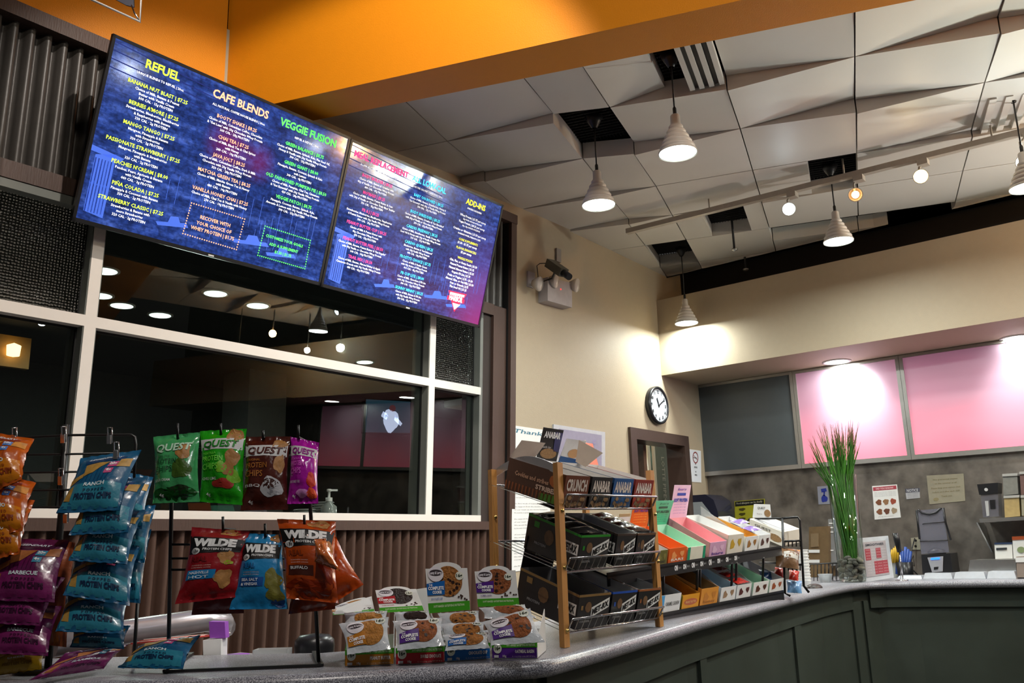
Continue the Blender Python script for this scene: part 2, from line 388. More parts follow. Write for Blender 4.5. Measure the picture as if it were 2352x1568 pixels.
# ---- room behind the glass
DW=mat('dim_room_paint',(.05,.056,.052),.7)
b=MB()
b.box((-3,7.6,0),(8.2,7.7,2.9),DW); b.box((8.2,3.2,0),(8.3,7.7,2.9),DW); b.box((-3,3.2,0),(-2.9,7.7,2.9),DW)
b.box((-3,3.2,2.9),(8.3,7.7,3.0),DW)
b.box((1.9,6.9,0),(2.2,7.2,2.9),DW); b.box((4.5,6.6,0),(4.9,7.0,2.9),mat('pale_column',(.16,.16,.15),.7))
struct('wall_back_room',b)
d=MB(); d.lathe([(.085,0),(.085,-.006),(.07,-.006)],WHT,(0,0,0)); 
d0=None
bl=[('window reflection',240,620),(0,230,677),(0,280,700),(0,368,722),(0,495,672),(0,592,700),(0,838,830)]  # ceiling lights reflected in the glass, built as discs behind it
for k,(_,px,py) in enumerate(bl):
    p=onZ(px,py,2.9)
    if d0 is None:
        d0=thing('recessed_downlight','small glowing disc behind the window glass, standing for a reflected ceiling light','ceiling light',p,'reflected downlights built behind the window')
        m=MB(); m.lathe([(.085,-.001),(.085,-.008),(.066,-.008),(.066,-.002)],WHT,p); m.build('trim_ring',d0)
        m=MB(); m.disc(p-Z*.009,.068,glow('reflected_downlight_glow','eafff6',3.5),(0,0,-1)); m.build('lens',d0)
    else: copy_tree(d0,p)
# reflected television, rebuilt as a lit set beyond the glass
tv=thing('reflected_television','reflection of a lit television with a figure in white, built behind the lower window pane','television',onY(888,1000,6.3))
m=MB(); c=[onY(*q,6.3) for q in ((838,915),(944,921),(943,1000),(836,994))]
m.hexa([c[3]+V((0,.04,0)),c[2]+V((0,.04,0)),c[2],c[3],c[0]+V((0,.04,0)),c[1]+V((0,.04,0)),c[1],c[0]],BLK); m.build('casing',tv)
m=MB(); fn=lambda x,y:c[0]+(c[1]-c[0])*x+(c[3]-c[0])*y+V((0,-.004,0))
m.patch([(.02,.02),(.98,.02),(.98,.98),(.02,.98)],glow('screen_dark_blue','24404e',.6),fn)
fn2=lambda x,y:fn(x,y)+V((0,-.003,0))
W1=glow('screen_white','c9d6f8',.9); W2=glow('screen_red','6a3030',.35)
m.oval(.55,.62,.17,.34,W1,fn2,wob=.08); m.oval(.58,.25,.07,.1,W2,fn2); m.oval(.2,.6,.14,.3,glow('screen_dim','31485a',.4),fn2,wob=.1); m.patch([(.38,.35),(.5,.45),(.45,.6),(.33,.5)],W1,fn2); m.patch([(.64,.45),(.8,.7),(.76,.78),(.62,.6)],W1,fn2)
m.build('screen',tv)
wl=thing('wall_lamp','small warm lit wall lamp seen through the left window pane','wall lamp',onY(24,806,6.4))
m=MB(); p=onY(24,806,6.4); m.box((p.x-.13,p.y,p.z-.11),(p.x+.13,p.y+.05,p.z+.11),mat('amber_backplate',(.5,.28,.05),.5)); m.build('backplate',wl)
m=MB(); m.lathe([(0,-.05),(.04,-.04),(.045,.03),(0,.05)],glow('warm_lamp','ffd9a0',3),p-V((0,.05,0)),16); m.build('bulb',wl)
# sanitizer pump and stacks behind glass on ledge
b=MB(); b.box((-.6,3.22,1.3),(3.6,3.55,1.42),DW); struct('trim_2',b)
def ledge(px,py,v=3.34): return onY(px,py,v)
p=ledge(755,1178); p.z=1.421
sn=thing('pump_bottle','clear hand sanitizer bottle with white pump behind the window','bottle',p)
cl=mat('clear_plastic',(.75,.8,.8),.08,trans=.85,noise=0,spec=.6)
m=MB(); m.lathe([(0,0),(.036,0),(.038,.01),(.038,.075),(.014,.095),(.014,.102)],mat('sanitizer_gel',(.35,.38,.37),.15,noise=.03),p); m.build('bottle_body',sn)
m=MB(); m.lathe([(.016,.10),(.016,.118),(.006,.119),(.006,.145),(.011,.147),(.011,.158),(0,.16)],WHT,p); m.bar(p+Z*.153,p+Z*.153+V((.04,-.012,0)),.009,.009,WHT); m.build('pump',sn)
for px,lab,n in ((700,'stack of pale paper bowls behind the glass, left of the pump bottle',5),(742,'stack of clear lids behind the glass against the pump bottle',8)):
    p=ledge(px,1178,3.42); p.z=1.421; m=MB()
    for k in range(n): m.lathe([(.028,.012*k),(.05,.012*k+.014),(.054,.012*k+.014),(.05,.012*k+.018),(.028,.012*k+.006)],mat('translucent_lid',(.45,.47,.46),.3),p)
    tag(m.build('lid_stack'),lab,'lids')
# ================================================================ MENU TELEVISIONS
def screen_mat(name,red):
    m=bpy.data.materials.new(name); m.use_nodes=True;N=m.node_tree.nodes;L=m.node_tree.links;b=N['Principled BSDF']
    b.inputs['Base Color'].default_value=(.005,.005,.008,1);b.inputs['Roughness'].default_value=.10;b.inputs['Specular IOR Level'].default_value=.8
    at=N.new('ShaderNodeUVMap') ; at=N.new('ShaderNodeTexCoord')
    mp=N.new('ShaderNodeMapping');mp.inputs['Scale'].default_value=(3,3,14);L.new(at.outputs['Object'],mp.inputs[0])
    n1=N.new('ShaderNodeTexNoise');n1.inputs['Scale'].default_value=2.2;n1.inputs['Detail'].default_value=12;n1.inputs['Roughness'].default_value=.72;L.new(mp.outputs[0],n1.inputs[0])
    r=N.new('ShaderNodeValToRGB');e=r.color_ramp.elements;e[0].position=.36;e[0].color=(.006,.018,.10,1);e[1].position=.68;e[1].color=(.07,.14,.55,1);k=e.new(.5);k.color=(.018,.05,.26,1)
    L.new(n1.outputs[0],r.inputs[0])
    n2=N.new('ShaderNodeTexNoise');n2.inputs['Scale'].default_value=60;n2.inputs['Detail'].default_value=3;L.new(at.outputs['Object'],n2.inputs[0])
    mr=N.new('ShaderNodeMapRange');mr.inputs[1].default_value=.35;mr.inputs[2].default_value=.65;mr.inputs[3].default_value=.55;mr.inputs[4].default_value=1.3;L.new(n2.outputs[0],mr.inputs[0])
    mx=N.new('ShaderNodeMix');mx.data_type='RGBA';mx.blend_type='MULTIPLY';mx.inputs[0].default_value=1;L.new(r.outputs[0],mx.inputs[6]);L.new(mr.outputs[0],mx.inputs[7])
    last=mx.outputs[2]
    for (cx,cz,rad,colr,amt) in red:
        vm=N.new('ShaderNodeVectorMath');vm.operation='DISTANCE';vm.inputs[1].default_value=(cx,0,cz);
        # ignore depth: squash y
        sq=N.new('ShaderNodeVectorMath');sq.operation='MULTIPLY';sq.inputs[1].default_value=(1,0,1);L.new(at.outputs['Object'],sq.inputs[0]);L.new(sq.outputs[0],vm.inputs[0])
        m2=N.new('ShaderNodeMapRange');m2.inputs[1].default_value=0;m2.inputs[2].default_value=rad;m2.inputs[3].default_value=amt;m2.inputs[4].default_value=0;m2.interpolation_type='SMOOTHSTEP';L.new(vm.outputs['Value'],m2.inputs[0])
        mm=N.new('ShaderNodeMix');mm.data_type='RGBA';L.new(m2.outputs[0],mm.inputs[0]);L.new(last,mm.inputs[6]);mm.inputs[7].default_value=(*colr,1);last=mm.outputs[2]
    L.new(last,b.inputs['Emission Color']);b.inputs['Emission Strength'].default_value=1.0
    return m
TT=math.radians(16.5); TN=V((0,-math.cos(TT),-math.sin(TT))); TD=V((0,math.sin(TT),-math.cos(TT)))   # normal to room, down
YEL=glow('menu_yellow','dcff3c',1.1); PCH=glow('menu_peach','ffb38a',1.1); GRN=glow('menu_green','5dff5a',1.1); MWH=glow('menu_white','ffffff',1.05)
PNK=glow('menu_pink','ff3d86',1.1); CYN=glow('menu_cyan','4fe8ff',1.1); YL2=glow('menu_gold','f2ef2a',1.1); MRED=glow('menu_red','ff2248',1.1)
FAINT=glow('menu_faint_blue','3f62c8',.9); FAINT2=glow('menu_dark_blue','0b1f63',.9)
def menu_tv(TL,w,h,label,red,fill):
    root=thing('menu_television',label,'television',TL+TD*h+V((w/2,0,0)),'menu screens over the window')
    fr=frame(TL,(1,0,0),-TD,TN)   # x right, y up (negative down), z toward room
    m=MB(); m.box((.02,-h+.02,-.05),(w-.02,-.02,-.012),BLK,fr); m.box((0,-h,-.012),(w,0,0),BLK,fr)
    bz=.011
    m.box((0,-bz,0),(w,0,.004),BLK,fr);m.box((0,-h,0),(w,-h+bz*1.3,.004),BLK,fr);m.box((0,-h,0),(bz,0,.004),BLK,fr);m.box((w-bz,-h,0),(w,0,.004),BLK,fr)
    m.box((w/2-.012,-h+.003,.004),(w/2+.012,-h+.009,.005),WHT,fr)
    m.build('casing',root)
    m=MB(); m.poly([fr(bz,-h+bz,.001),fr(w-bz,-h+bz,.001),fr(w-bz,-bz,.001),fr(bz,-bz,.001)],screen_mat('menu_screen',red)); m.build('screen',root)
    m=MB(); fn=lambda x,y:fr(x,y,.0022); fb=lambda x,y:fr(x,y,.0016)
    def uv(px,py):
        p=onP(px,py,TL+TN*.002,TN)-TL; return p.x,p.dot(-TD)
    fill(m,fn,fb,uv,w,h); m.build('menu_lettering',root)
    for x in (.25*w,.75*w):
        m=MB(); m.bar(fr(x,-.15,-.05),V((x+TL.x,2.985,fr(x,-.15,-.05).z+.02)),.04,.04,BLK); m.build('wall_bracket',root)
    return root
def column(m,fn,uv,title,tcol,tpx,th,sub,items,icol,last=None,ih=.0135,lh=.0092,pitch=.0152):
    x,y=uv(*tpx); m.text(title,tcol,fn,x,y,h=th,bold=.028,sx=.95)
    m.text(sub,MWH,fn,x,y-th*1.25-.004,h=.0085,bold=.012,sx=.95)
    for (px,py,name,desc) in items:
        x,y=uv(px,py); m.text(name,icol,fn,x,y,h=ih,bold=.018,sx=.95)
        for k,l in enumerate(desc): m.text(l,MWH,fn,x,y-.0182-pitch*k,h=lh,bold=.014,sx=.98)
def dotbox(m,fn,uv,P,col,lines,lp,hh=.0125):
    q=[V((*uv(*p),0)) for p in P]
    for a,b2 in zip(q,q[1:]+q[:1]):
        L=(b2-a).length; n=int(L/.0098)
        for k in range(n):
            p=a+(b2-a)*(k/n); m.oval(p.x,p.y,.0028,.0028,col,fn,n=8,rings=1)
    for l,(px,py) in zip(lines,lp):
        x,y=uv(px,py); m.text(l,col,fn,x,y,h=hh,bold=.02,sx=.95)
def scenery(m,fb,w,h):
    rs=random.Random(3)
    m.patch([(.03,-.42),(.10,-.40),(.10,-.63),(.03,-.62)],FAINT,fb)
    for k in range(6): m.patch([(.032+k*.011,-.43),(.036+k*.011,-.43),(.036+k*.011,-.62),(.032+k*.011,-.62)],FAINT2,fb)
    m.patch([(.0,-.39),(.13,-.405),(.12,-.42),(.0,-.41)],FAINT,fb)
    for k in range(22):     # masts and moored boats
        x=.3+rs.random()*.7; y=-.6+rs.random()*.12; l=.05+rs.random()*.1
        m.patch([(x,y),(x+.0015,y),(x+.0015,y+l),(x,y+l)],FAINT,fb,1,1)
    for (x,y,l) in ((.30,-.60,.12),(.62,-.585,.16),(.78,-.6,.14)):
        m.patch([(x,y),(x+l,y+.02),(x+l*.9,y+.035),(x-.01,y+.012)],FAINT,fb)
        m.patch([(x+l*.3,y+.02),(x+l*.7,y+.03),(x+l*.6,y+.05),(x+l*.35,y+.045)],FAINT,fb)
    for k in range(4): m.patch([(.0,-.02-k*.03),(.5+.1*k,-.05-k*.03),(.5+.1*k,-.053-k*.03),(0,-.024-k*.03)],FAINT2,fb)
def left_fill(m,fn,fb,uv,w,h):
    scenery(m,fb,w,h)
    P=' PROTEIN'
    column(m,fn,uv,'REFUEL',YEL,(375.4,161.4),.030,'UNIQUE BLENDS TO REFUEL | 20oz.',[
     (364.7,210,'BANANA NUT BLAST | $7.25',['Choice of Milk, Banana & Peanut','Butter with Vanilla Cream','500 CAL · 15g PROTEIN']),
     (354.4,254,"BERRIES A'MORE | $7.25",['Strawberries, Blueberries, Blackberries','& Raspberries with Banana','330 CAL · 2g PROTEIN']),
     (343.7,299,'MANGO TANGO | $7.25',['Mangoes, Pineapple & Banana','with Strawberries','330 CAL · 2g PROTEIN']),
     (331.4,343,'PASSIONATE STRAWBERRY | $7.25',['Mangoes, Pineapple & Strawberries','with Banana','320 CAL · 2g PROTEIN']),
     (322.6,388,"PEACHES N'CREAM | $8.00",['Peaches, Pears, Apricots & Banana','with Vanilla Cream','440 CAL · 3g PROTEIN']),
     (312.3,434,'PIÑA COLADA | $7.25',['Pineapple & Coconut with Banana','330 CAL · 2g PROTEIN']),
     (302.3,470.6,'STRAWBERRY CLASSIC | $7.25',['Strawberries & Banana with','more Strawberries','320 CAL · 2g PROTEIN'])],YEL)
    column(m,fn,uv,'CAFE BLENDS',PCH,(555.2,239),.030,'ALL NATURAL COFFEE HOUSE BLENDS | 20oz.',[
     (545.3,283,'BOOTY SHAKE | $8.25',['Choice of Milk, Colombian Coffee, Chocolate',"& 'Get Lean' with 20g Chocolate Whey Protein",'360 CAL · 28g PROTEIN']),
     (536.9,326,'CHAI TEA | $7.25',['Choice of Milk, Black Tea & Chai Spices','with Honey','240 CAL · 10g PROTEIN']),
     (526.5,367,'JAVA JOLT | $8.25',['Choice of Milk, Colombian Coffee, Dark & Milk','Chocolate with 20g Vanilla Whey Protein','350 CAL · 28g PROTEIN']),
     (516.6,407.4,'MATCHA GREEN TEA | $8.25',['Choice of Milk, Matcha Green Tea & Honey','with Banana','480 CAL · 14g PROTEIN']),
     (507.4,449.5,'VANILLA HONEY CHAI | $7.25',['Choice of Milk, Chai Tea & Vanilla with Honey','270 CAL · 10g PROTEIN'])],PCH)
    column(m,fn,uv,'VEGGIE FUSION',GRN,(709.8,304.9),.030,'REFUEL & DETOX | 20oz.',[
     (700.6,345,'GREEN BALANCE | $8.75',['Choice of Milk, Banana, Spinach, Kale, Flax Seed Oil,','Honey & Vanilla with 20g Vanilla Whey Protein','390 CAL · 29g PROTEIN']),
     (692.6,385,'GREEN GIANT | $8.00',['Pineapple, Banana, Coconut, Spinach & Kale','with Lemon','340 CAL · 4g PROTEIN']),
     (682.3,423.5,'OLD FASHIONED PUMPKIN PIE | $8.50',['Choice of Milk, Pumpkin, Chai Tea, Cinnamon',"& 'Get Essential' with 20g Vanilla Whey Protein",'420 CAL · 28g PROTEIN']),
     (675.4,463.7,'VEGGIE PATCH | $8.75',['Pineapple, Coconut, Banana, Spinach, Kale,','Avocado & Lemon with 20g Vanilla Whey Protein','390 CAL · 23g PROTEIN'])],GRN)
    dotbox(m,fn,uv,[(440,466),(562,503),(543,573),(420,536)],PCH,['RECOVER WITH','YOUR CHOICE OF','WHEY PROTEIN | $1.75'],[(495,508),(492,522),(489,535)],.0135)
    dotbox(m,fn,uv,[(609,519),(713,552),(700,617),(592,586)],GRN,['CUSTOMIZE YOUR GOALS','ADD A SUPPLEMENT','$1.50 | $1.75'],[(654,553),(652,569),(650,583)],.0115)
def right_fill(m,fn,fb,uv,w,h):
    scenery(m,fb,w,h)
    column(m,fn,uv,'MEAL REPLACEMENT',PNK,(878.5,377.8),.026,'A LOW-GLYCEMIC MEAL REPLACEMENT | 20oz.',[
     (867.6,415,'BODY BUILDER | $8.25',['Choice of Milk, Banana & Creatine with','40g of Vanilla or Chocolate Whey Protein','400 CAL · 47g PROTEIN']),
     (859.4,450.2,"MO'MASS | $9.25",['Choice of Milk, Banana, Peanut Butter & Oats',"with 20g of Vanilla or Chocolate 'Daily Mass' Builder",'750 CAL · 35g PROTEIN']),
     (851.5,487.8,'PB & J | $8.25',['Strawberries, Blueberries, Blackberries, Raspberries','& Peanut Butter with 20g Vanilla Whey Protein','500 CAL · 25g PROTEIN']),
     (843.2,523,'PEANUT BUTTER CUP | $8.25',['Choice of Milk & Peanut Butter with','40g Chocolate Whey Protein','470 CAL · 53g PROTEIN']),
     (835,559.7,'PEANUT BUTTER PEEL | $8.50',["Choice of Milk, Banana, Peanut Butter & 'Get Regular'",'with 40g Vanilla or Chocolate Whey Protein','540 CAL · 54g PROTEIN']),
     (827.7,595.8,'TRAIL MIX | $8.50',['Choice of Milk, Banana, Almond Butter & Apple','Cinnamon Granola with 30g Vanilla Whey Protein','480 CAL · 43g PROTEIN'])],PNK)
    column(m,fn,uv,'ALL LOW-CAL',CYN,(987,424),.026,'FOR THE CALORIE CONSCIOUS | 20oz.',[
     (985.5,459.9,'BABY ON BOARD | $8.25',['Choice of Milk, Banana, Strawberries, Honey &',"'Get Essential' with 20g of Vanilla Whey Protein",'330 CAL · 27g PROTEIN']),
     (977.3,496.6,'BODY SHREDDER | $8.25',["Choice of Milk, Banana, Creatine & 'Get Shredded'",'with 20g of Vanilla or Chocolate Whey Protein','370 CAL · 37g PROTEIN']),
     (970,530,'CARDIO FREEWAY | $8.25',['Choice of Milk, Strawberries, Vanilla Cream, Flax','Seed Oil & Honey with 20g of Vanilla Whey Protein','310 CAL · 27g PROTEIN']),
     (962.7,564,'CARDIO QUEEN | $8.25',["Blueberries, Banana & 'Get Balanced'",'with 20g Vanilla Whey Protein','400 CAL · 24g PROTEIN']),
     (954.7,597.8,"FROSTY'S CHOICE | $7.75",['Choice of Milk & Vanilla Cream','with 40g choice of Whey Protein','410 CAL · 45g PROTEIN']),
     (947.4,633,'PB CUP LITE | $8.00',['Choice of Milk, Chocolate & PB Lite','with 20g Chocolate Whey Protein','380 CAL · 32g PROTEIN']),
     (940,666.8,'SKINNY MINNY | $8.25',['Choice of Milk, Banana & PB Lite','with 20g Vanilla Whey Protein','250 CAL · 25g PROTEIN'])],CYN)
    x,y=uv(1093.2,470); m.text('ADD-INS',YL2,fn,x,y,h=.027,bold=.035,sx=.95)
    for px,py,t,c,hh in ((1090,484,'SHAPERS & BUILDERS',MWH,.0085),(1087,503,'Whey Protein | $1.75 per scoop',MWH,.011),(1085.5,510.5,'20g YOUR CHOICE OF FLAVOR',MWH,.0075),(1084,517.5,'Vegan Protein | $4.25 per scoop',MWH,.011),(1082.5,525,'20g - 25g CHOICE OF FLAVOR',MWH,.0075),(1079.5,535,'Creatine or Glutamine | $1.50 per scoop',MWH,.011),(1078,543.5,'INCREASE POWER, STRENGTH & SIZE',MWH,.0075),
       (1076,555.5,'CORE SUPPLEMENTS',YL2,.0115),(1073.6,563,'$1.50 - $1.75 per scoop',MWH,.011),(1071.5,574.5,'FLAVOR ENHANCERS',YL2,.0115),(1070.6,582,'$2 per scoop',MWH,.011),(1068.3,596,'WHOLE FOODS',YL2,.0115),
       (1065,604.5,'Chia, Flax, or Hemp Seeds | $1.50',MWH,.011),(1062,612.5,'Natural Peanut Butter | $1.75',MWH,.011),(1060.4,621,'Natural Almond Butter | $2.25',MWH,.011),(1059,629.5,'Organic PB Lite | $1.75',MWH,.011),(1057.4,638,'Fruits or Veggies | $.75 - $1.50',MWH,.011),(1056,646,'Almond, Skim, or Oat Milk | $1.50',MWH,.011),(1054.5,654,'Oats or Granola | $.75',MWH,.011),(1052.5,661.5,'Flax Seed Oil | $1.25',MWH,.011)):
        x,y=uv(px,py); m.text(t,c,fn,x,y,h=hh,bold=.02,sx=.95)
    # triangle logo
    def pp(*P): return [uv(*q) for q in P]
    f3=lambda x,y:fn(x,y)+TN*.0006; f4=lambda x,y:fn(x,y)+TN*.0012
    a=pp((1030,666),(1072,676),(1043,716)); m.patch([a[0],a[1],a[2],a[2]],MRED,fn)
    a=pp((1028,678),(1067,688),(1065,697),(1026,687)); m.patch(a,MRED,fn)
    a=pp((1034,670),(1067,678),(1065,683),(1033,675)); m.patch(a,MWH,f3)
    x0,y0=uv(1047,685.5); m.text('HARBOR',MWH,f4,x0,y0,h=.026,w=.098,bold=.04)
    a=pp((1039,695),(1057,700),(1043,711)); m.patch([a[0],a[1],a[2],a[2]],MWH,f3)
    x0,y0=uv(1047,700); m.text('FIT',MRED,f4,x0,y0,h=.009,bold=.02)
TL1=V((1.271,2.751,3.053)); TL2=V((2.342,2.751,3.047))
menu_tv(TL1,1.068,.665,'left of two wide menu screens, headed REFUEL, CAFE BLENDS and VEGGIE FUSION',[(-.02,.42,.13,(.22,.01,.14),.7),(.12,.40,.1,(.25,.01,.12),.5)],left_fill)
menu_tv(TL2,1.046,.662,'right menu screen with ADD-INS column and red triangle logo in its corner',[(.55,.02,.33,(.45,.004,.09),1.0),(.5,.2,.4,(.10,.03,.36),.6)],right_fill)
# lamps whose reflections show in the menu screens
def bulb(px,py,dist,e,h,r,TL=TL1):
    d=ray(px,py).normalized(); q=onP(px,py,TL,TN); rr=d-TN*(2*d.dot(TN)); p=q+rr*dist
    t=thing('globe_lamp','small globe lamp hanging on the customer side of the room','lamp',p,'globe lamps')
    m=MB(); m.lathe([(r*math.sin(a*PI/8),-r*math.cos(a*PI/8)) for a in range(9)],glow('globe_%s_%g'%(h,e),h,e),p,16); m.build('globe',t)
    m=MB(); m.tube([p+Z*r,V((p.x,p.y,5.2 if p.x<2.6 else 3.3))],.006,BLKW); m.build('cord',t)
bulb(955,415,4.2,900,'f2fff8',.04); bulb(880,392,4.4,400,'fff4d8',.03); bulb(812,335,4.3,800,'ffc070',.035); bulb(296,160,4.5,120,'dfeaff',.035); bulb(727,337,4.6,90,'eaf0ff',.03)
# ================================================================ CEILING FITTINGS
def pend(px_anchor,anch_depth,rim,label,first=[None]):
    """anchor at ceiling XY, rim centre pixel"""
    p=onZ(*px_anchor,ZCEIL); H=V((p.x,p.y,0)).dot(FH); r=hp(*rim,H)
    loc=V((r.x,r.y,r.z))
    L=ZCEIL+.05-(loc.z+.115)
    t=thing('pendant_lamp',label,'pendant lamp',loc,'white ribbed cone pendants')
    m=MB(); prof=[(.080,0),(.081,.004),(.079,.010)]
    rr=.072; zz=.014
    for k in range(5):
        prof+=[(rr-.004,zz),(rr+.001,zz+.005),(rr+.0015,zz+.014),(rr-.004,zz+.021)]; rr-=.0108; zz+=.0235
    prof+=[(.021,zz),(.020,zz+.04),(.016,zz+.045),(0,zz+.046)]
    m.lathe(prof,mat('pendant_white_glaze',(.62,.58,.53),.35,noise=.02),loc,36); m.lathe([(.078,.002),(.05,.05),(.0,.06)],WHT,loc,24); m.build('lamp_shade',t)
    m=MB(); m.disc(loc+Z*.004,.076,LAMPW,(0,0,-1),32); m.build('lens',t)
    m=MB(); top=loc+Z*(zz+.045); m.tube([top,V((loc.x,loc.y,ZCEIL+.06))],.004,BLKW); m.lathe([(.008,0),(.008,.03),(.003,.04)],BLKW,top,10); m.build('cord',t)
    m=MB(); m.lathe([(.012,-.06),(.03,-.03),(.045,0),(0,.001)],BLKW,V((loc.x,loc.y,ZCEIL+.05)),16); m.build('canopy',t)
    disk('pendant_light',loc-Z*.004,16,.15,(.93,1,.96))
    return t
pend((1375,290),0,(1375,472),'ribbed white cone pendant hanging lowest over the left, nearest the cream wall camera')
pend((1550,150),0,(1557,353),'largest ribbed white cone pendant, hanging beside the three ceiling slots')
pend((1567,585),0,(1577,743),'small far ribbed cone pendant in front of the cream corner above the clock')
pend((1913,400),0,(1926,555),'ribbed cone pendant hanging below the small warm track spotlight')
pend((2353,230),0,(2362,432),'ribbed cone pendant cut by the right edge of the photo')
# track with heads
T0=onZ(1440,532,3.19); T1=onZ(2352,303,3.19); TX=(T1-T0).normalized(); T1=T0+(T1-T0)*1.5
trk=thing('lighting_track','long cream lighting track hung below the ceiling panels','lighting track',(T0+T1)/2)
m=MB(); m.bar(T0,T1,.035,.03,mat('cream_metal',(.42,.37,.30),.45)); m.build('rail',trk)
for px,py in ((1630,484),(1940,408),(2280,323)):
    q=onZ(px,py,3.19); m=MB(); m.tube([q,V((q.x,q.y,ZCEIL+.03))],.005,mat('cream_metal',0)); m.build('hanger',trk)
def head(px,py,e,h,label,W,hot=.03):
    # lies below the rail
    best=min((T0+TX*(k*.02) for k in range(260)),key=lambda q:abs(project(q)[0]-px-6))
    H=V((best.x,best.y,0)).dot(FH); c=hp(px,py,H-.03); aimd=(CAM+V((.35,-.1,-.15))-c).normalized()
    t=thing('track_spotlight',label,'spotlight',c,'spotlights on the ceiling track')
    m=MB(); m.lathe([(.0,-.11),(.022,-.108),(.028,-.09),(.034,-.02),(.038,0),(.036,.001),(.032,-.01)],mat('cream_metal',0),c,20,aimd); m.build('lamp_head',t)
    m=MB(); m.disc(c+aimd*-.008,hot,glow('spot_'+h,h,e),aimd,20); m.build('lens',t)
    m=MB(); k=c-aimd*.06; m.tube([k,V((k.x,k.y,best.z-.05)),best-Z*.015],.007,mat('cream_metal',0)); m.box((best.x-.025,best.y-.025,best.z-.045),(best.x+.025,best.y+.025,best.z-.014),mat('cream_metal',0)); m.build('arm',t)
    spot('spot_light',c+aimd*.02,c+aimd*3-Z*.4,W,70,tuple(hexc(h)),.03,.6)
def project(p):
    d=V(p)-CAM; z=d.dot(FWD); return 1176+F*d.dot(RT)/z,784-F*d.dot(UP)/z
head(1812,480,60,'dff4ff','leftmost lit track spotlight, cool white',18,.027)
head(1965,447,40,'ffc98a','smallest and warmest track spotlight, second from the left',8,.019)
head(2115,405,70,'ffe2b0','bright warm track spotlight right of the smallest one',18,.030)
head(2352,372,60,'dff4ff','cool track spotlight at the right edge of the photo',14,.028)
# soffit downlights
sd=None
for px,py,lab in ((1922,830,'round recessed light in the soffit above the pink panel'),(2335,775,'round recessed light in the soffit at the right edge')):
    p=onZ(px,py,2.455)
    if sd is None:
        sd=thing('recessed_downlight',lab,'ceiling light',p,'soffit downlights')
        m=MB(); m.lathe([(.095,0),(.095,-.005),(.075,-.006),(.075,-.001)],WHT,p); m.build('trim_ring',sd)
        m=MB(); m.disc(p-Z*.004,.076,LAMPW,(0,0,-1)); m.build('lens',sd)
    else: copy_tree(sd,p,lab)
    disk('downlight_light',p-Z*.01,9,.14)
for y in (.2,-.9): disk('downlight_light',(5.8,y,2.44),9,.14)
for px,py,e_ in ((1962,925,44),(2352,900,26)):
    q=onX(px,py,6.06); spot('panel_glare_spot',(5.72,q.y,2.43),q,e_,72,(.97,1,1),.03,1)  # spots added to make the white glare on the pink panels
p=onZ(2167,803,2.455); m=MB(); m.lathe([(.006,0),(.006,-.02),(.016,-.022),(.016,-.026),(0,-.027)],STEEL,p,14); tag(m.build('sprinkler_head'),'small metal sprinkler head under the soffit, above the right pink panel','sprinkler')
# ceiling sprinkler drops
for k,(px,py,l) in enumerate(((1683,530,.12),(1710,585,.1))):
    p=onZ(px,py,3.25); m=MB(); m.tube([p+Z*.3,p-Z*l],.008,BLKW); m.lathe([(.008,-l),(.02,-l-.005),(.02,-l-.012),(0,-l-.02)],STEEL,p,12)
    tag(m.build('sprinkler_head'),'sprinkler on a short dark drop pipe below the square ceiling opening' if k==0 else 'short dark pipe hanging at the ceiling edge near the soffit','sprinkler')
# hanging sign at top left
R0=[hp(244,-20,2.35),hp(322,50,2.35),hp(329,-60,2.35)]
hs=thing('hanging_sign','white metal tube frame with a dark banner hanging above the left menu screen','hanging sign',R0[1])
m=MB(); m.tube([hp(120,-42,2.35),hp(322,50,2.35),hp(329,-120,2.35)],.004,WHT); m.build('tube_frame',hs)
m=MB(); q=[hp(262,-30,2.36),hp(262,-3,2.36),hp(290,12,2.36),hp(308,16,2.36),hp(306,-30,2.36)]
m.poly(q,mat('slate_banner',(.10,.10,.13),.6)); m.poly([x+FH*.004 for x in q][::-1],mat('slate_banner',0)); m.build('banner',hs)
m=MB(); m.tube([hp(302,12,2.355),hp(308,28,2.352),hp(319,46,2.35)],.0025,CHR); m.build('clip',hs)
# ================================================================ CREAM WALL FITTINGS
def wallquad(mb,px,n,m,back=.004,pl='Y',v=None):
    v=(YW if pl=='Y' else XF) if v is None else v
    f=(lambda x,y:onY(x,y,v-n)) if pl=='Y' else (lambda x,y:onX(x,y,v-n))
    q=[f(*p) for p in px]; o=V((0,n-.0005,0)) if pl=='Y' else V((n-.0005,0,0))
    mb.hexa([q[3]+o,q[2]+o,q[2],q[3],q[0]+o,q[1]+o,q[1],q[0]],m)
# clock
c=onY(1512.5,930.5,YW-.03); R=.132
ck=thing('wall_clock','round black-rimmed wall clock with white face above the door','clock',c)
m=MB(); m.lathe([(R,-.029),(R+.003,-.01),(R,.008),(R-.012,.012),(R-.018,.004),(R-.018,.0)],BLK,c,40,(0,-1,0)); m.build('rim',ck)
m=MB(); m.disc(c+V((0,-.001,0)),R-.016,mat('clock_face_white',(.5,.54,.6),.4,noise=0),(0,-1,0),40)
fn=lambda x,y:c+V((x,-.0025,y))
for k in range(12):
    a=PI/2-(k+1)*PI/6; m.text(str(k+1),ink('222222'),fn,.094*math.cos(a),.094*math.sin(a),h=.021,bold=.05)
m.build('face',ck)
m=MB()
for a,l,wd in ((PI/2-PI/6*11.17,.055,.010),(PI/2-2*PI*10/60,.088,.007)):
    d=V((math.cos(a),0,math.sin(a))); m.bar(c+V((0,-.005,0))-d*.012,c+V((0,-.005,0))+d*l,wd,.001,BLK,(0,1,0))
m.lathe([(.006,.0),(.006,.008),(0,.009)],BLK,c,12,(0,-1,0)); m.build('hands',ck)
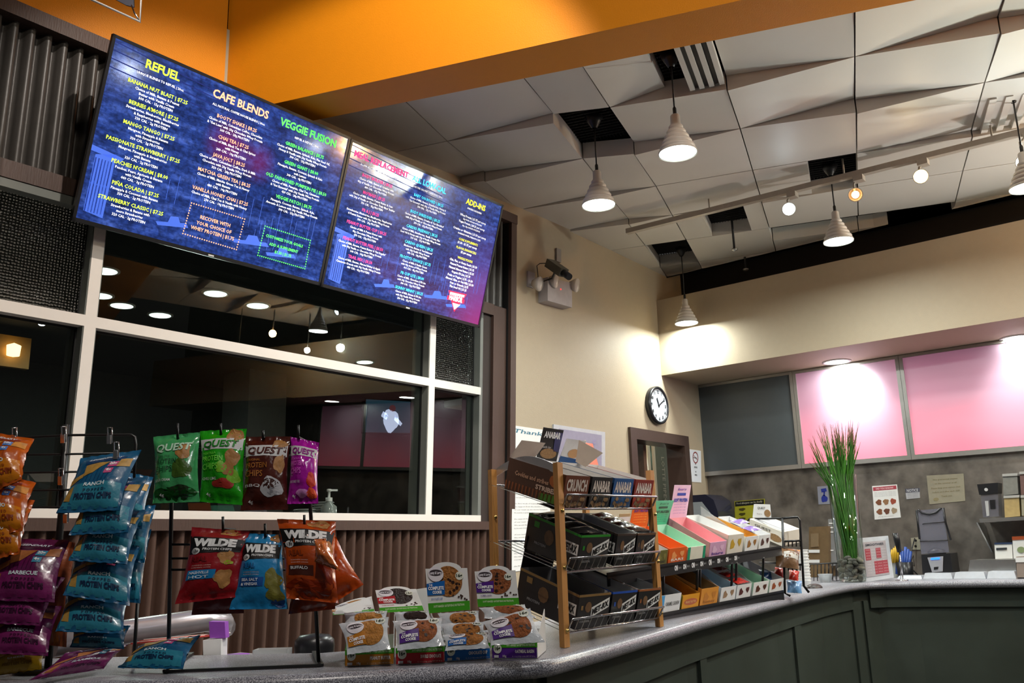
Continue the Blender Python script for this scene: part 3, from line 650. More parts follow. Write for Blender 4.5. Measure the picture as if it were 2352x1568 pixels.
# emergency light + camera
el=thing('emergency_light','white emergency light box with two round lamps high on the cream wall','emergency light',onY(1287,680))
m=MB(); wallquad(m,[(1258,636),(1314,650),(1314,706),(1258,690)],.07,mat('dusty_white_plastic',(.42,.38,.38),.5)); m.build('battery_box',el)
m=MB(); p=onY(1288,664,YW-.072); m.disc(p+V((0,-.001,0)),.004,glow('red_led','ff2020',4),(0,-1,0),10); m.build('indicator',el)
for px,py in ((1240,652),(1277,645),(1325,655)):
    p=onY(px,py,YW-.09); m=MB(); ax=(.3,-1,-.25); m.lathe([(0,-.05),(.02,-.048),(.04,-.015),(.045,0),(.04,.006),(0,.012)],mat('lamp_lens_clear',(.55,.5,.45),.15,noise=.05),p,20,ax); m.build('lamp_head',el)
cm=thing('security_camera','dark box security camera on a bracket above the emergency light','security camera',onY(1280,620,YW-.12))
a=onY(1262,604,YW-.1); bq=onY(1308,636,YW-.28)
m=MB(); m.bar(a,a+(bq-a)*.72,.055,.05,mat('olive_grey_casing',(.10,.095,.075),.45)); m.build('casing',cm)
m=MB(); m.tube([a+(bq-a)*.72,bq],[.022,.02],BLK,14); m.build('camera_lens',cm)
m=MB(); m.tube([a+(bq-a)*.3-Z*.02,V((a.x+.02,YW-.1,a.z-.09)),V((a.x+.02,YW,a.z-.1))],.006,BLK); m.build('bracket',cm)
m=MB(); m.tube([a,onY(1240,605,YW-.06),onY(1233,610,YW-.04),onY(1236,635,YW-.03),onY(1222,655,YW-.02)],.003,BLKW); m.build('cable',cm)
m=MB(); wallquad(m,[(1213,622),(1229,627),(1229,662),(1213,657)],.012,mat('dusty_white_plastic',0)); tag(m.build('outlet_plate'),'pale wall plate beside the security camera','wall plate')
m=MB(); wallquad(m,[(1279,569),(1289,573),(1289,603),(1279,599)],.015,mat('grey_plate',(.25,.22,.2),.5)); tag(m.build('wall_bracket_plate'),'small grey plate on the cream wall above the security camera','wall plate')
# door
DC=mat('dark_wood_frame',(.06,.036,.028),.4,noise=.1)
m=MB(); 
m.box((DX0-.045,YW-.02,0),(DX0+.03,YW+.13,DZ+.045),DC); m.box((DX1-.03,YW-.02,0),(DX1+.04,YW+.13,DZ+.045),DC); m.box((DX0+.03,YW-.02,DZ-.03),(DX1-.03,YW+.13,DZ+.045),DC)
d1=m.build('door_1'); d1['kind']='structure'
m=MB(); m.box((5.42,3.19,0),(5.46,3.85,1.98),mat('walnut_door',(.13,.07,.045),.4,noise=.15)); m.build('door_leaf',d1)
# room beyond door: pale storeroom
SR=mat('storeroom_paint',(.35,.36,.33),.7)
m=MB(); m.box((5.6,4.62,0),(8.2,4.7,2.9),SR); m.box((6.6,3.25,0),(6.7,4.62,2.9),SR); m.box((4.9,3.25,2.35),(6.6,4.62,2.4),SR); struct('wall_storeroom',m)
disk('storeroom_fill',(6.0,3.9,2.3),45,.3,(.95,1,.95))  # unseen fill added to brighten the things in the doorway
def pole(px0,px1,y0,y1,mt,name,lab,cat,v=3.55,round_=True):
    m=MB(); a=onY((px0+px1)/2,y0,v); w_=(onY(px1,y0,v)-onY(px0,y0,v)).length
    z0=0
    if round_: m.tube([V((a.x,a.y,z0)),V((a.x,a.y,min(a.z,2.3)))],w_/2,mt,14)
    else: m.box((a.x-w_/2,a.y,z0),(a.x+w_/2,a.y+.02,min(a.z,2.3)),mt)
    return tag(m.build(name),lab,cat)
pole(1455,1465,1000,1200,mat('amber_pole',(.75,.42,.10),.3),'amber_tube','narrow amber tube leftmost in the doorway','tube')
pole(1466,1477,1000,1200,mat('pale_amber',(.8,.6,.35),.3),'amber_tube','paler amber tube second in the doorway','tube')
pole(1479,1487,1000,1200,WHT,'white_tube','white tube standing in the doorway','tube')
pole(1488,1498,1000,1200,mat('dark_green_pole',(.03,.05,.03),.4),'dark_tube','dark green tube beside the white one in the doorway','tube')
bn=thing('lettered_banner','tall grey banner with white vertical lettering standing in the doorway','banner',onY(1515,1200,3.5))
m=MB(); q=onY(1500,1010,3.5); q2=onY(1532,1010,3.5); m.box((q.x,3.5,.1),(q2.x,3.51,2.2),mat('grey_green_banner',(.17,.2,.18),.5)); m.box((q.x-.01,3.495,.1),(q.x+.012,3.515,2.2),WHT); m.build('panel',bn)
m=MB(); xm=q.x+(q2.x-q.x)*.55
m.text('LOTTE PIPE® USA 3 HO',ink('c8c8c0'),lambda x,y:V((xm+y,3.494,1.62-x)),0,0,h=.045,bold=.01,rot=0); m.build('lettering',bn)
# notices on cream wall
def lines(m,fn,n,x0,x1,y0,y1,col,hh,rs=random.Random(5),words=('Sample','Please keep','this area clear')): pass
def notice(px,pl,base,name,label,cat,draw,v=None,n=.004):
    v0=(YW if pl=='Y' else XF) if v is None else v
    f=(lambda x,y:onY(x,y,v0-n)) if pl=='Y' else (lambda x,y:onX(x,y,v0-n))
    q=[f(*p) for p in px]; m=MB(); wallquad(m,px,n,base,pl=pl,v=v0)
    nn=V((0,-.0012,0)) if pl=='Y' else V((-.0012,0,0))
    W=(q[1]-q[0]).length; Hh=(q[3]-q[0]).length
    def fn(x,y,k=1):   # x 0..1, y 0..-1 (down)
        a=q[0]+(q[1]-q[0])*x; b2=q[3]+(q[2]-q[3])*x; return a+(b2-a)*(-y)+nn*k
    draw(m,fn,W,Hh); return tag(m.build(name),label,cat)
def textlines(m,fn,lst,col,y0,dy,h,x=.08,align='L',bold=0):
    for k,t in enumerate(lst): m.text(t,col,fn,x if align=='L' else .5,y0-dy*k,h=h,w=None,align=align,bold=bold,sx=.55)
DK=ink('2a2a2a'); GRY=ink('777777')
def nosmoke(m,fn,W,H):
    m.patch([(.04,-.02),(.96,-.02),(.96,-.98),(.04,-.98)],ink('dfe3ea'),lambda x,y:fn(x,y,.5))
    R_=ink('8a4040'); 
    for k in range(24):
        a0,a1=2*PI*k/24,2*PI*(k+1)/24
        m.poly([fn(.5+.24*r*math.cos(a)*1,-.24+.24*r*math.sin(a)*W/H) for r,a in ((1,a0),(1,a1),(.78,a1),(.78,a0))],R_)
    m.patch([(.34,-.18),(.38,-.17),(.66,-.30),(.62,-.31)],R_,fn); m.patch([(.32,-.24),(.62,-.24),(.62,-.26),(.32,-.26)],DK,fn)
    for t,y,h in (('NO',-.44,.045),('SMOKING',-.54,.055),('NO',-.68,.045),('VAPING',-.78,.055)): m.text(t,DK,fn,.5,y,h=h,sx=1.0 if t=='NO' else .75*H/W*.8,bold=.02)
notice([(1583,1031),(1610,1035),(1611,1108),(1586,1106)],'Y',PAPER,'no_smoking_notice','white no smoking notice on the cream wall right of the door','notice',nosmoke)
def thank(m,fn,W,H):
    m.text('Thank',ink('2f7088'),fn,.42,-.035,h=.028,w=.74,bold=.012,shear=.15)
    rs=random.Random(2); y=-.44
    L=['We would like to say thank you for','the first week of training and for all','the support from the members here','of our team as we move forward']
    k=0
    while y>-.97:
        if k%5!=4: m.text(L[k%4],GRY,fn,.05,y,h=.0085,w=.86 if k%5<3 else .5,align='L',bold=.0)
        y-=.021; k+=1
notice([(1176,976),(1264,989),(1264,1302),(1176,1313)],'Y',PAPER,'thank_you_poster','large white poster headed Thank beside the brown post','poster',thank)
fb=thing('framed_poster','silver framed lilac poster on the cream wall behind the snack rack','poster',onY(1330,1030))
m=MB(); wallquad(m,[(1272,974),(1390,992),(1390,1130),(1272,1120)],.012,mat('silver_frame',(.45,.45,.48),.35)); m.build('frame',fb)
m=MB(); wallquad(m,[(1284,984),(1382,999),(1382,1122),(1284,1112)],.014,mat('lilac_paper',(.28,.25,.34),.6)); 
ff=lambda x,y:onY(x,y,YW-.0155)
for a,bb,t in ((1365,1015,'C'),(1350,1030,'thanks'),(1368,1036,'you')): m.text(t,ink('8a7fb0'),lambda x,y,a=a,bb=bb:ff(a+x,bb-y),0,0,h=9,bold=.01)
m.poly([ff(*p) for p in ((1322,1023),(1345,1010),(1362,1060),(1330,1080))],ink('c9b296')); m.build('print',fb)
# ================================================================ FAR WALL: cabinets, notices
FR=mat('cabinet_frame_metal',(.36,.34,.31),.3,metal=.6,noise=.05)
CX=5.78   # cabinet face
def cpy(px,py): return onX(px,py,XF)
yl=[cpy(1608,1000).y,cpy(1838,1000).y,cpy(2090,1000).y,cpy(2368,1000).y]
print('cab y',yl,'z',cpy(1622,1121).z,cpy(1606,886).z,cpy(2352,1066).z,cpy(2352,790).z)
zb,zt=1.765,2.452
step=(yl[1]-yl[2])
ys=[yl[0],yl[1],yl[2],yl[2]-step*1.04,yl[2]-2.1*step,yl[2]-3.1*step,yl[2]-4.1*step]
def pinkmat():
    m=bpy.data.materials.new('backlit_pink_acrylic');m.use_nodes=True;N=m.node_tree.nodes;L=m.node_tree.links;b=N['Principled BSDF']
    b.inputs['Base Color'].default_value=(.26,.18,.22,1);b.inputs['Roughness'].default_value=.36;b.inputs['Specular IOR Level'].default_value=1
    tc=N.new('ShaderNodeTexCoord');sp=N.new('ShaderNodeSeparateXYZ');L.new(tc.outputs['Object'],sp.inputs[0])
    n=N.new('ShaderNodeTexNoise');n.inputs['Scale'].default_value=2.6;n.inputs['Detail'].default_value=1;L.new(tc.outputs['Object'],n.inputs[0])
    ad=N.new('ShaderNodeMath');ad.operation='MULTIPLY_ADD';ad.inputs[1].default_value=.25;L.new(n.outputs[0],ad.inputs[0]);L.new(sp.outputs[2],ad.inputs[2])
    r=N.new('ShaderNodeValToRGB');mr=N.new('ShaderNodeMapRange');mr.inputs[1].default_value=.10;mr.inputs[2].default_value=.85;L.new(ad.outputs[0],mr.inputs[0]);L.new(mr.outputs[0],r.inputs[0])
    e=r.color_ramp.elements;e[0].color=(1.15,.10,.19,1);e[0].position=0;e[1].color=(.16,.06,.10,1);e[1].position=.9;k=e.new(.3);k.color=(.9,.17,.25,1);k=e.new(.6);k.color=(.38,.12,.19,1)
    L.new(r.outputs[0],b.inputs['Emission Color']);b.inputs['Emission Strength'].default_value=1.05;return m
PM=pinkmat(); GP=mat('slate_cabinet_panel',(.075,.088,.095),.35,noise=.04)
for k in range(6):
    y1,y0=ys[k]-.012,ys[k+1]+.012
    lab=['dark slate cabinet with flat door at the left end of the wall cabinets','backlit pink cabinet with bright white glare, behind the grass vase','backlit pink cabinet at the right edge of the photo']
    t=thing('wall_cabinet',lab[k] if k<3 else 'backlit pink wall cabinet continuing past the right edge','cabinet',(CX+.1,(y0+y1)/2,zb),'wall cabinets under the soffit')
    m=MB(); m.box((XF-.02,y0-.011,zb),(XF-.0,y1+.011,zt),FR); fw=.02
    m.box((XF-.035,y0-.011,zb),(XF-.0205,y1+.011,zb+.03),FR);m.box((XF-.035,y0-.011,zt-.02),(XF-.0205,y1+.011,zt),FR);m.box((XF-.035,y0-.011,zb+.03),(XF-.0205,y0+.012,zt-.02),FR);m.box((XF-.035,y1-.012,zb+.03),(XF-.0205,y1+.011,zt-.02),FR)
    m.build('cabinet_body',t)
    m=MB(); m.box((XF-.03,y0+.012,zb+.031),(XF-.0206,y1-.012,zt-.021),GP if k==0 else PM); m.build('cabinet_door',t)
# posters on backsplash
def yelp(m,fn,W,H):
    m.patch([(.02,-.02),(.98,-.02),(.98,-.2),(.02,-.2)],ink('15150f'),lambda x,y:fn(x,y,.6)); m.text('Food allergens can be deadly',ink('b8b49a'),fn,.5,-.09,h=.07,w=.86,bold=.02)
    for i in range(2):
        for j in range(4): m.oval(.25+.5*i,-.33-.18*j,.11,.055,ink('4a4410'),fn,wob=.1)
notice([(1687,1151),(1756,1145),(1757,1205),(1689,1212)],'X',mat('yellow_poster',(.42,.40,.02),.6),'allergen_poster','yellow poster with black header behind the towel dispenser','poster',yelp)
def bluep(m,fn,W,H):
    m.patch([(.3,-.15),(.75,-.12),(.8,-.3),(.35,-.35)],ink('1e2f8a'),fn); m.oval(.55,-.7,.28,.2,ink('1e2f8a'),fn,wob=.1); m.patch([(.5,-.3),(.65,-.3),(.6,-.55),(.5,-.55)],ink('1e2f8a'),fn)
notice([(1877,1117),(1904,1115),(1906,1157),(1880,1158)],'X',mat('grey_blue_paper',(.25,.26,.32),.6),'hand_washing_sign','small grey sign with blue hand and tap symbol left of the grass','sign',bluep)
def redp(m,fn,W,H):
    m.patch([(.03,-.04),(.97,-.03),(.97,-.14),(.03,-.15)],ink('a84450'),lambda x,y:fn(x,y,.6)); m.text('DID YOU KNOW?',ink('e8c8c8'),fn,.5,-.09,h=.05,w=.7,bold=.02)
    for k in range(4): m.text('Please choose from these allergen items',ink('4a4a52'),fn,.5,-.20-.04*k,h=.018,w=.84)
    for i in range(3):
        for j in range(2): m.oval(.22+.28*i,-.50-.28*j,.11,.085,ink(['7a4a30','8f6a4a','9a4a38','84543a','6a4232','a08c74'][i+3*j]),fn,wob=.12)
    m.text('allergy information',ink('4a4a52'),fn,.45,-.93,h=.02,w=.6)
notice([(2003,1116),(2060,1112),(2069,1188),(2009,1193)],'X',PAPER,'food_allergy_poster','white poster with red header and six food pictures','poster',redp)
def ntc(m,fn,W,H):
    m.patch([(.0,-.0),(1,-.0),(1,-.4),(0,-.4)],ink('4c4c58'),lambda x,y:fn(x,y,.6)); m.text('NOTICE',ink('b8b8bc'),fn,.5,-.2,h=.26,w=.8,bold=.03)
    for k in range(3): m.text('employees only past here',ink('55555a'),fn,.5,-.52-.16*k,h=.07,w=.8)
notice([(2079,1122),(2112,1120),(2113,1143),(2082,1146)],'X',mat('pale_grey_paper',(.42,.42,.44),.6),'notice_sign','small sign reading NOTICE between the two larger posters','sign',ntc)
def beig(m,fn,W,H):
    for t,y,wd in (('No personal items',-.16,.66),('on the counter at all',-.3,.6),('Thank you',-.76,.3),('Please keep your station clean',-.46,.8),('before and after each shift',-.6,.75)): m.text(t,ink('7a7050'),fn,.5,y,h=.055,w=wd,bold=.01)
    m.oval(.2,-.85,.08,.06,ink('8a8060'),fn)
notice([(2128,1092),(2213,1087),(2217,1150),(2135,1158)],'X',mat('cream_paper',(.30,.275,.20),.7),'cream_notice','large cream paper notice with centred lines on the backsplash','notice',beig)
m=MB(); wallquad(m,[(2092,1235),(2112,1233),(2114,1262),(2094,1262)],.008,mat('beige_plate',(.35,.33,.25),.5),pl='X')
for py in (1241,1254):
    q=onX(2103,py,XF-.0095); m.disc(q,.008,BLK,(-1,0,0),12)
tag(m.build('power_outlet'),'beige power outlet with black plug left of the blender','outlet')
# towel dispenser
q=onY(1632,1195,YW-.1); t=thing('towel_dispenser','dark curved paper towel dispenser with grey side by the door','towel dispenser',(q.x,YW-.1,q.z-.2))
m=MB(); A_=[(1592,1139),(1640,1136),(1668,1150),(1680,1190),(1664,1232),(1655,1262),(1600,1262)]
x0,x1=5.80,6.06
prof=[(.0,.19),(-.12,.19),(-.18,.15),(-.205,.07),(-.21,0),(-.18,-.10),(-.14,-.2),(0,-.2)]
zc=onY(1632,1198,YW-.1).z
m2=[(V((x0,YW+a,zc+b_)),V((x1,YW+a,zc+b_))) for a,b_ in prof]
for (a,b_),(c_,d_) in zip(m2,m2[1:]): m.poly([a,b_,d_,c_],mat('smoky_plastic',(.02,.02,.035),.2,noise=.03))
m.poly([a for a,_ in m2],mat('smoky_plastic',0)); m.poly([b_ for _,b_ in m2][::-1],mat('smoky_plastic',0)); m.build('cover',t)
m=MB(); s_=[(-.005,.14),(-.09,.14),(-.15,.06),(-.15,-.08),(-.12,-.17),(-.005,-.17)]
m.poly([V((x0-.003,YW+a,zc+b_)) for a,b_ in s_],mat('grey_plastic',(.28,.30,.31),.5)); m.poly([V((x0-.001,YW+a,zc+b_)) for a,b_ in s_][::-1],mat('grey_plastic',0)); m.build('side_panel',t)
#INSERT
# ================================================================ COUNTER
ZT=1.04
front=[onZ(-180,1572)]+[onZ(*p) for p in ((100,1567),(420,1558),(740,1545),(1000,1530),(1180,1517),(1230,1514),(1262,1510),(1400,1475),(1600,1420),(1800,1372),(1900,1350),(1942,1342.5),(1975,1338),(2020,1335.5),(2100,1334),(2352,1331),(2560,1332))]
back=[onZ(-180,1517),onZ(100,1512),onZ(420,1505),onZ(740,1499),onZ(880,1488),V((1.85,1.8,ZT)),V((2.0,1.82,ZT)),V((2.1,1.84,ZT)),V((2.35,1.87,ZT)),V((3.0,2.0,ZT)),V((4.1,2.15,ZT)),V((4.9,2.25,ZT)),V((5.4,2.3,ZT)),V((6.08,2.3,ZT)),V((6.08,2.1,ZT)),V((6.08,1.6,ZT)),V((6.08,.95,ZT)),V((6.08,.3,ZT))]
nrm=[]
for i,p in enumerate(front):
    a=front[max(i-1,0)];b_=front[min(i+1,len(front)-1)];d=(b_-a).normalized();nrm.append(V((d.y,-d.x,0)))
m=MB(); n=len(front)
prof=[(0,0),(.010,-.002),(.018,-.008),(.022,-.018),(.020,-.028),(.012,-.036),(.0,-.040),(-.06,-.040)]
for p,q in zip(front,back): m.v+=[p,q]
for i in range(n-1): m.face((2*i,2*i+2,2*i+3,2*i+1),COUNTER)
b0=len(m.v)
for (o,z) in prof:
    for p,k in zip(front,nrm): m.v.append(p+k*o+Z*z)
for j in range(len(prof)-1):
    for i in range(n-1): m.face((b0+j*n+i,b0+(j+1)*n+i,b0+(j+1)*n+i+1,b0+j*n+i+1),COUNTER,True)
for p,q in zip(front,back): m.v+=[p-Z*.04,q-Z*.04]
b1=len(m.v)-2*n
for i in range(n-1): m.face((b1+2*i,b1+2*i+1,b1+2*i+3,b1+2*i+2),COUNTER)
for i in range(n-1): m.face((2*i+1,2*i+3,b1+2*i+3,b1+2*i+1),COUNTER)
ctop=tag(m.build('countertop'),'speckled grey laminate bar top with rounded front edge running across the picture','countertop')
PAN=mat('dark_green_panel',(.07,.085,.07),.33,.35,noise=.15,nscale=5)
m=MB(); q0=[p-k*.045 for p,k in zip(front,nrm)]
for i in range(n-1): m.poly([V((q0[i].x,q0[i].y,0)),V((q0[i+1].x,q0[i+1].y,0)),q0[i+1]-Z*.042,q0[i]-Z*.042],PAN)
for i in range(n-1): m.poly([V((back[i].x,back[i].y,0)),V((back[i+1].x,back[i+1].y,0)),back[i+1]-Z*.042,back[i]-Z*.042][::-1],PAN)
base=thing('bar_counter','dark green panelled bar front carrying the grey laminate top','counter',(3,1.3,0))
m.build('front_panel',base)
def face_at(px):
    for i in range(n-1):
        a,b_=project(q0[i])[0],project(q0[i+1])[0]
        if a<=px<=b_: t=(px-a)/(b_-a); return q0[i].lerp(q0[i+1],t),nrm[i].lerp(nrm[i+1],t).normalized()
    return q0[-1],nrm[-1]
m=MB(); 
st=[(1335,1350),(1588,1600),(1808,1822),(1948,1966),(1974,1984)]
for a,b_ in st:
    p,k=face_at(a);q,_=face_at(b_); m.hexa([V((p.x,p.y,0)),V((q.x,q.y,0)),V((q.x,q.y,0))+k*.012,V((p.x,p.y,0))+k*.012,p-Z*.1,q-Z*.1,q-Z*.1+k*.012,p-Z*.1+k*.012],PAN)
for a,b_ in ((1240,1948),(1990,2352)):
    px=a
    while px<b_:
        p,k=face_at(px);q,k2=face_at(min(px+40,b_)); 
        m.hexa([p-Z*.14,q-Z*.14,q-Z*.14+k2*.014,p-Z*.14+k*.014,p-Z*.045,q-Z*.045,q-Z*.045+k2*.014,p-Z*.045+k*.014],PAN); px+=40
m.build('panel_moulding',base)
# lower shelf behind the near counter
LOWT=mat('pale_grey_worktop',(.42,.40,.41),.35,noise=.15)
t=thing('chest_freezer','low white and grey chest with rounded rim behind the snack racks','freezer',(1.6,2.75,0))
m=MB(); fr=frame((.7,2.55,0),(1,0,0),(0,1,0),Z)
m.box((.0,.04,0),(1.35,.44,.93),LOWT,fr); m.build('freezer_body',t)
m=MB(); m.tube([hp(120,1480,2.45),hp(300,1449,2.62),hp(470,1424,2.76),hp(512,1428,2.84),hp(516,1440,2.9)],.034,mat('glossy_white_rim',(.42,.39,.42),.25,.6),12); m.build('rim',t)
m=MB(); m.box((2.15,2.5,.62),(3.3,2.98,.66),LOWT); tag(m.build('back_worktop'),'low grey worktop along the brown corrugated wall','worktop')
m=MB(); m.box((2.17,2.6,0),(3.28,2.96,.62),DBROWN); tag(m.build('back_cupboard'),'brown cupboard below the grey worktop','cupboard')
# ================================================================ SNACK BAGS
rb=random.Random(11)
def foil(name,h,rough=.33): 
    m=mat(name,h,rough,noise=.06,nscale=12,bump=.35,bscale=28,coat=.35,spec=.6); return m
def bag(name,label,group,C4,thick,base,draw=None,seed=0,fold=.0,cat='snack bag',crimp=True,k=1.0,N=22):
    TLc,TRc,BRc,BLc=[V(c) for c in C4]
    ex=((TRc-TLc)+(BRc-BLc)).normalized(); ey=((BLc-TLc)+(BRc-TRc)).normalized(); nm=ey.cross(ex).normalized()
    if nm.dot(CAM-TLc)<0: nm=-nm
    W=((TRc-TLc).length+(BRc-BLc).length)/2; Hh=((BLc-TLc).length+(BRc-TRc).length)/2
    off=V((seed*3.1,seed*1.7,0))
    def S(u,v,e=0.0,side=1):
        P=TLc*(1-u)*(1-v)+TRc*u*(1-v)+BRc*u*v+BLc*(1-u)*v
        uu=min(max(u,0),1);vv=min(max(v,0),1)
        e1=max(0.,min(1.,(vv-.055)/.89)); prof=(math.sin(PI*uu)**.55)*(math.sin(PI*e1)**.6 if 0<e1<1 else 0)
        d=NZ.noise(V((u*3.2,v*3.2,seed*5.))) ; c=NZ.noise(V((u*7,v*9,seed*9.+3)))
        cr=(1-min(1,prof*1.15))
        pinch=.10*math.sin(PI*vv)*W*(uu-.5)*-1
        f=prof*thick*(1+.28*d)+cr*thick*.16*c+ (.0012*math.sin(u*38+seed)*(1 if (vv<.05 or vv>.95) else 0)) + thick*.10*abs(NZ.noise(V((u*5+v*4,v*6-u*3,seed*2.))))
        if side<0: return P+ex*pinch-nm*(prof*thick*.75+.0006)
        return P+ex*pinch+nm*(f+e)
    m=MB(); m.grid(lambda u,v:S(1-u,v),N,N,base); m.grid(lambda u,v:S(u,v,0,-1),8,8,base)
    fn=lambda x,y:S(x,-y,.0012*k); fn.S=lambda x,y,e:S(x,-y,e)
    if draw: draw(m,fn)
    return tag(m.build(name),label,cat,group)
def T(m,fn,t,c,x,y,w,h,bold=.02,shear=0,e=.0022): m.text(t,c,(lambda a,b_:fn.S(a,b_,e)),x,y,h=h,w=w,bold=bold,shear=shear)
CHIP=mat('chip_print',(.42,.24,.05),.5,noise=.3,nscale=90)
def popchips(flav,lite,dark,darker,tagc,chipm=CHIP,name2='POPPED'):
    def d(m,fn):
        g=lambda x,y:fn.S(x,y,.0008)
        m.patch([(.04,-.60),(.96,-.60),(.97,-.95),(.03,-.95)],lite,g,10,8)
        for k in range(9): m.patch([(.18+k*.07,-.18),(.185+k*.07,-.18),(.13+k*.07,-.56),(.12+k*.07,-.56)],darker,g,1,8)
        m.patch([(.16,-.15),(.86,-.13),(.84,-.20),(.2,-.23)],darker,fn,8,2)
        m.patch([(.22,-.25),(.64,-.24),(.42,-.44),(.27,-.48)],chipm,fn,7,6)
        m.patch([(.03,-.50),(.26,-.42),(.26,-.50),(.04,-.60)],chipm,fn,6,3); m.patch([(.80,-.20),(.97,-.17),(.97,-.31),(.78,-.34)],chipm,fn,5,4); m.patch([(.06,-.66),(.15,-.62),(.17,-.86),(.05,-.84)],chipm,fn,3,6)
        T(m,fn,'LEGENDARY',ink('cfd8e0'),.52,-.145,.58,.035,.03,.3)
        m.patch([(.64,-.25),(.79,-.235),(.78,-.33),(.63,-.345)],tagc,fn,4,4); m.patch([(.62,-.37),(.75,-.36),(.74,-.45),(.61,-.46)],tagc,fn,4,4)
        T(m,fn,'20g',ink('f2f2f2'),.71,-.28,.12,.05,.03);T(m,fn,'4g',ink('f2f2f2'),.68,-.40,.08,.05,.03)
        T(m,fn,flav,ink('d8e4ea'),.52,-.625,.36 if len(flav)<7 else .46,.055,.03)
        T(m,fn,'P O P P E D',dark,.54,-.715,.36,.036,.03); T(m,fn,'PROTEIN CHIPS',dark,.54,-.80,.62,.075,.05)
    return d
RB=foil('ranch_blue_foil','0e5278'); RL=foil('ranch_light_foil','2a7f96'); NV=ink('0c2a4c')
RNB=foil('ranch_dark_print','093a66')
MB1=foil('barbecue_plum_foil','5c0c48'); MBL=foil('barbecue_light_foil','7a1c5e'); MBD=foil('barbecue_dark_print','3a0630')
OR1=foil('nacho_orange_foil','b0500f',.25); OR2=foil('nacho_gold_foil','c8760c',.25); CHY=foil('cheese_yellow_foil','a8850c')
ranch=popchips('RANCH',RL,NV,RNB,ink('c04a80')); bbq=popchips('BARBECUE',MBL,ink('3a0830'),MBD,ink('3a8aa8'),mat('bbq_chip_print',(.36,.12,.03),.5,noise=.3,nscale=90))
nacho=popchips('NACHO',OR2,ink('8a3404'),foil('nacho_dark_print','8a2c08'),ink('4a7ac0'),mat('nacho_chip_print',(.5,.2,.03),.5,noise=.3,nscale=90))
chz=popchips('CHEESE',CHY,ink('7a5a04'),foil('cheese_dark_print','8a6a06'),ink('b03a20'))
def Q(pts,ht,hb): return [hp(*pts[0],ht),hp(*pts[1],ht),hp(*pts[2],hb),hp(*pts[3],hb)]
g='blue ranch chip bags on the clip strip'
B_=[('top bag of the blue ranch stack, held by a metal clip',[(186,1052),(325,1033),(274,1172),(129,1179)]),
('second blue ranch bag down the strip, just under the clipped one',[(205,1105),(340,1095),(294,1223),(158,1229)]),
('third blue ranch bag down, with its lower text in shade',[(195,1180),(335,1170),(292,1296),(157,1287)]),
('fourth blue ranch bag, with clear white RANCH lettering',[(172,1262),(322,1255),(298,1391),(144,1366)]),
('fifth blue ranch bag, near the bottom of the strip',[(152,1345),(305,1348),(284,1456),(127,1449)])]
for k,(l,p) in enumerate(B_): bag('chip_bag',l,g,Q(p,2.03+.002*k,1.945),.024,RB,ranch,k+1)
bag('chip_bag','lowest ranch bag peeping above the purple lying bag',g,Q([(165,1432),(300,1436),(285,1490),(160,1486)],2.04,2.02),.014,RB,ranch,9)
for k,(l,p) in enumerate([('dark blue ranch bag behind the top of the strip, right side',[(262,1078),(352,1096),(326,1215),(250,1205)]),('dark blue ranch bag edge halfway down, behind the strip',[(272,1165),(358,1160),(332,1292),(262,1290)]),('dark blue ranch bag edge lower down, behind the strip',[(265,1260),(348,1214),(322,1385),(262,1380)])]):
    bag('chip_bag',l,g,Q(p,2.13,2.07),.02,RB,ranch,20+k)
g='plum barbecue chip bags'
for k,(l,p) in enumerate([('uppermost plum barbecue bag with orange chip picture',[(8,1236),(160,1240),(125,1383),(-38,1378)]),('middle plum barbecue bag under the uppermost one',[(0,1318),(150,1326),(92,1437),(-48,1430)]),('lowest hanging plum barbecue bag above the yellow one',[(-2,1385),(142,1392),(110,1506),(-30,1500)])]):
    bag('chip_bag',l,g,Q(p,2.0,1.93),.022,MB1,bbq,30+k)
bag('chip_bag','coppery edge of a bag behind the plum barbecue bags',None,Q([(120,1236),(172,1246),(152,1486),(100,1480)],2.1,2.08),.02,foil('copper_foil','8a4420'),None,36)
bag('chip_bag','yellow cheese chip bag at the bottom left',None,Q([(-20,1492),(112,1486),(96,1536),(-20,1553)],2.02,1.97),.02,CHY,chz,37)
g='orange chip bags at the left edge'
for k,(l,p) in enumerate([('topmost orange chip bag hanging from a clip at the left edge',[(-60,985),(79,1008),(50,1102),(-60,1150)]),('middle orange chip bag under the clipped one',[(-60,1075),(83,1108),(52,1218),(-50,1245)]),('lowest orange chip bag, folded and creased',[(-50,1160),(80,1148),(44,1272),(-40,1290)])]):
    bag('chip_bag',l,g,Q(p,2.0,1.93),.035,OR1,nacho,40+k)
def lying(l,p,base,dr,s,zb=.03):
    a,b_,c,d=p; C4=[hp(*a,1.0),hp(*b_,1.0),None,None]
    P=[onZ(*d,ZT+.012),onZ(*c,ZT+.012)]
    H0=V((P[0].x,P[0].y,0)).dot(FH);H1=V((P[1].x,P[1].y,0)).dot(FH)
    return bag('chip_bag',l,None,[hp(*a,H0+.09),hp(*b_,H1+.09),P[1],P[0]],.022,base,dr,s)
lying('plum barbecue bag lying on the counter at the lower left',[(150,1499),(296,1478),(238,1536),(66,1562)],MB1,bbq,51)
lying('blue ranch bag lying on the counter beside the plum one',[(318,1484),(462,1457),(420,1536),(270,1533)],RB,ranch,52)
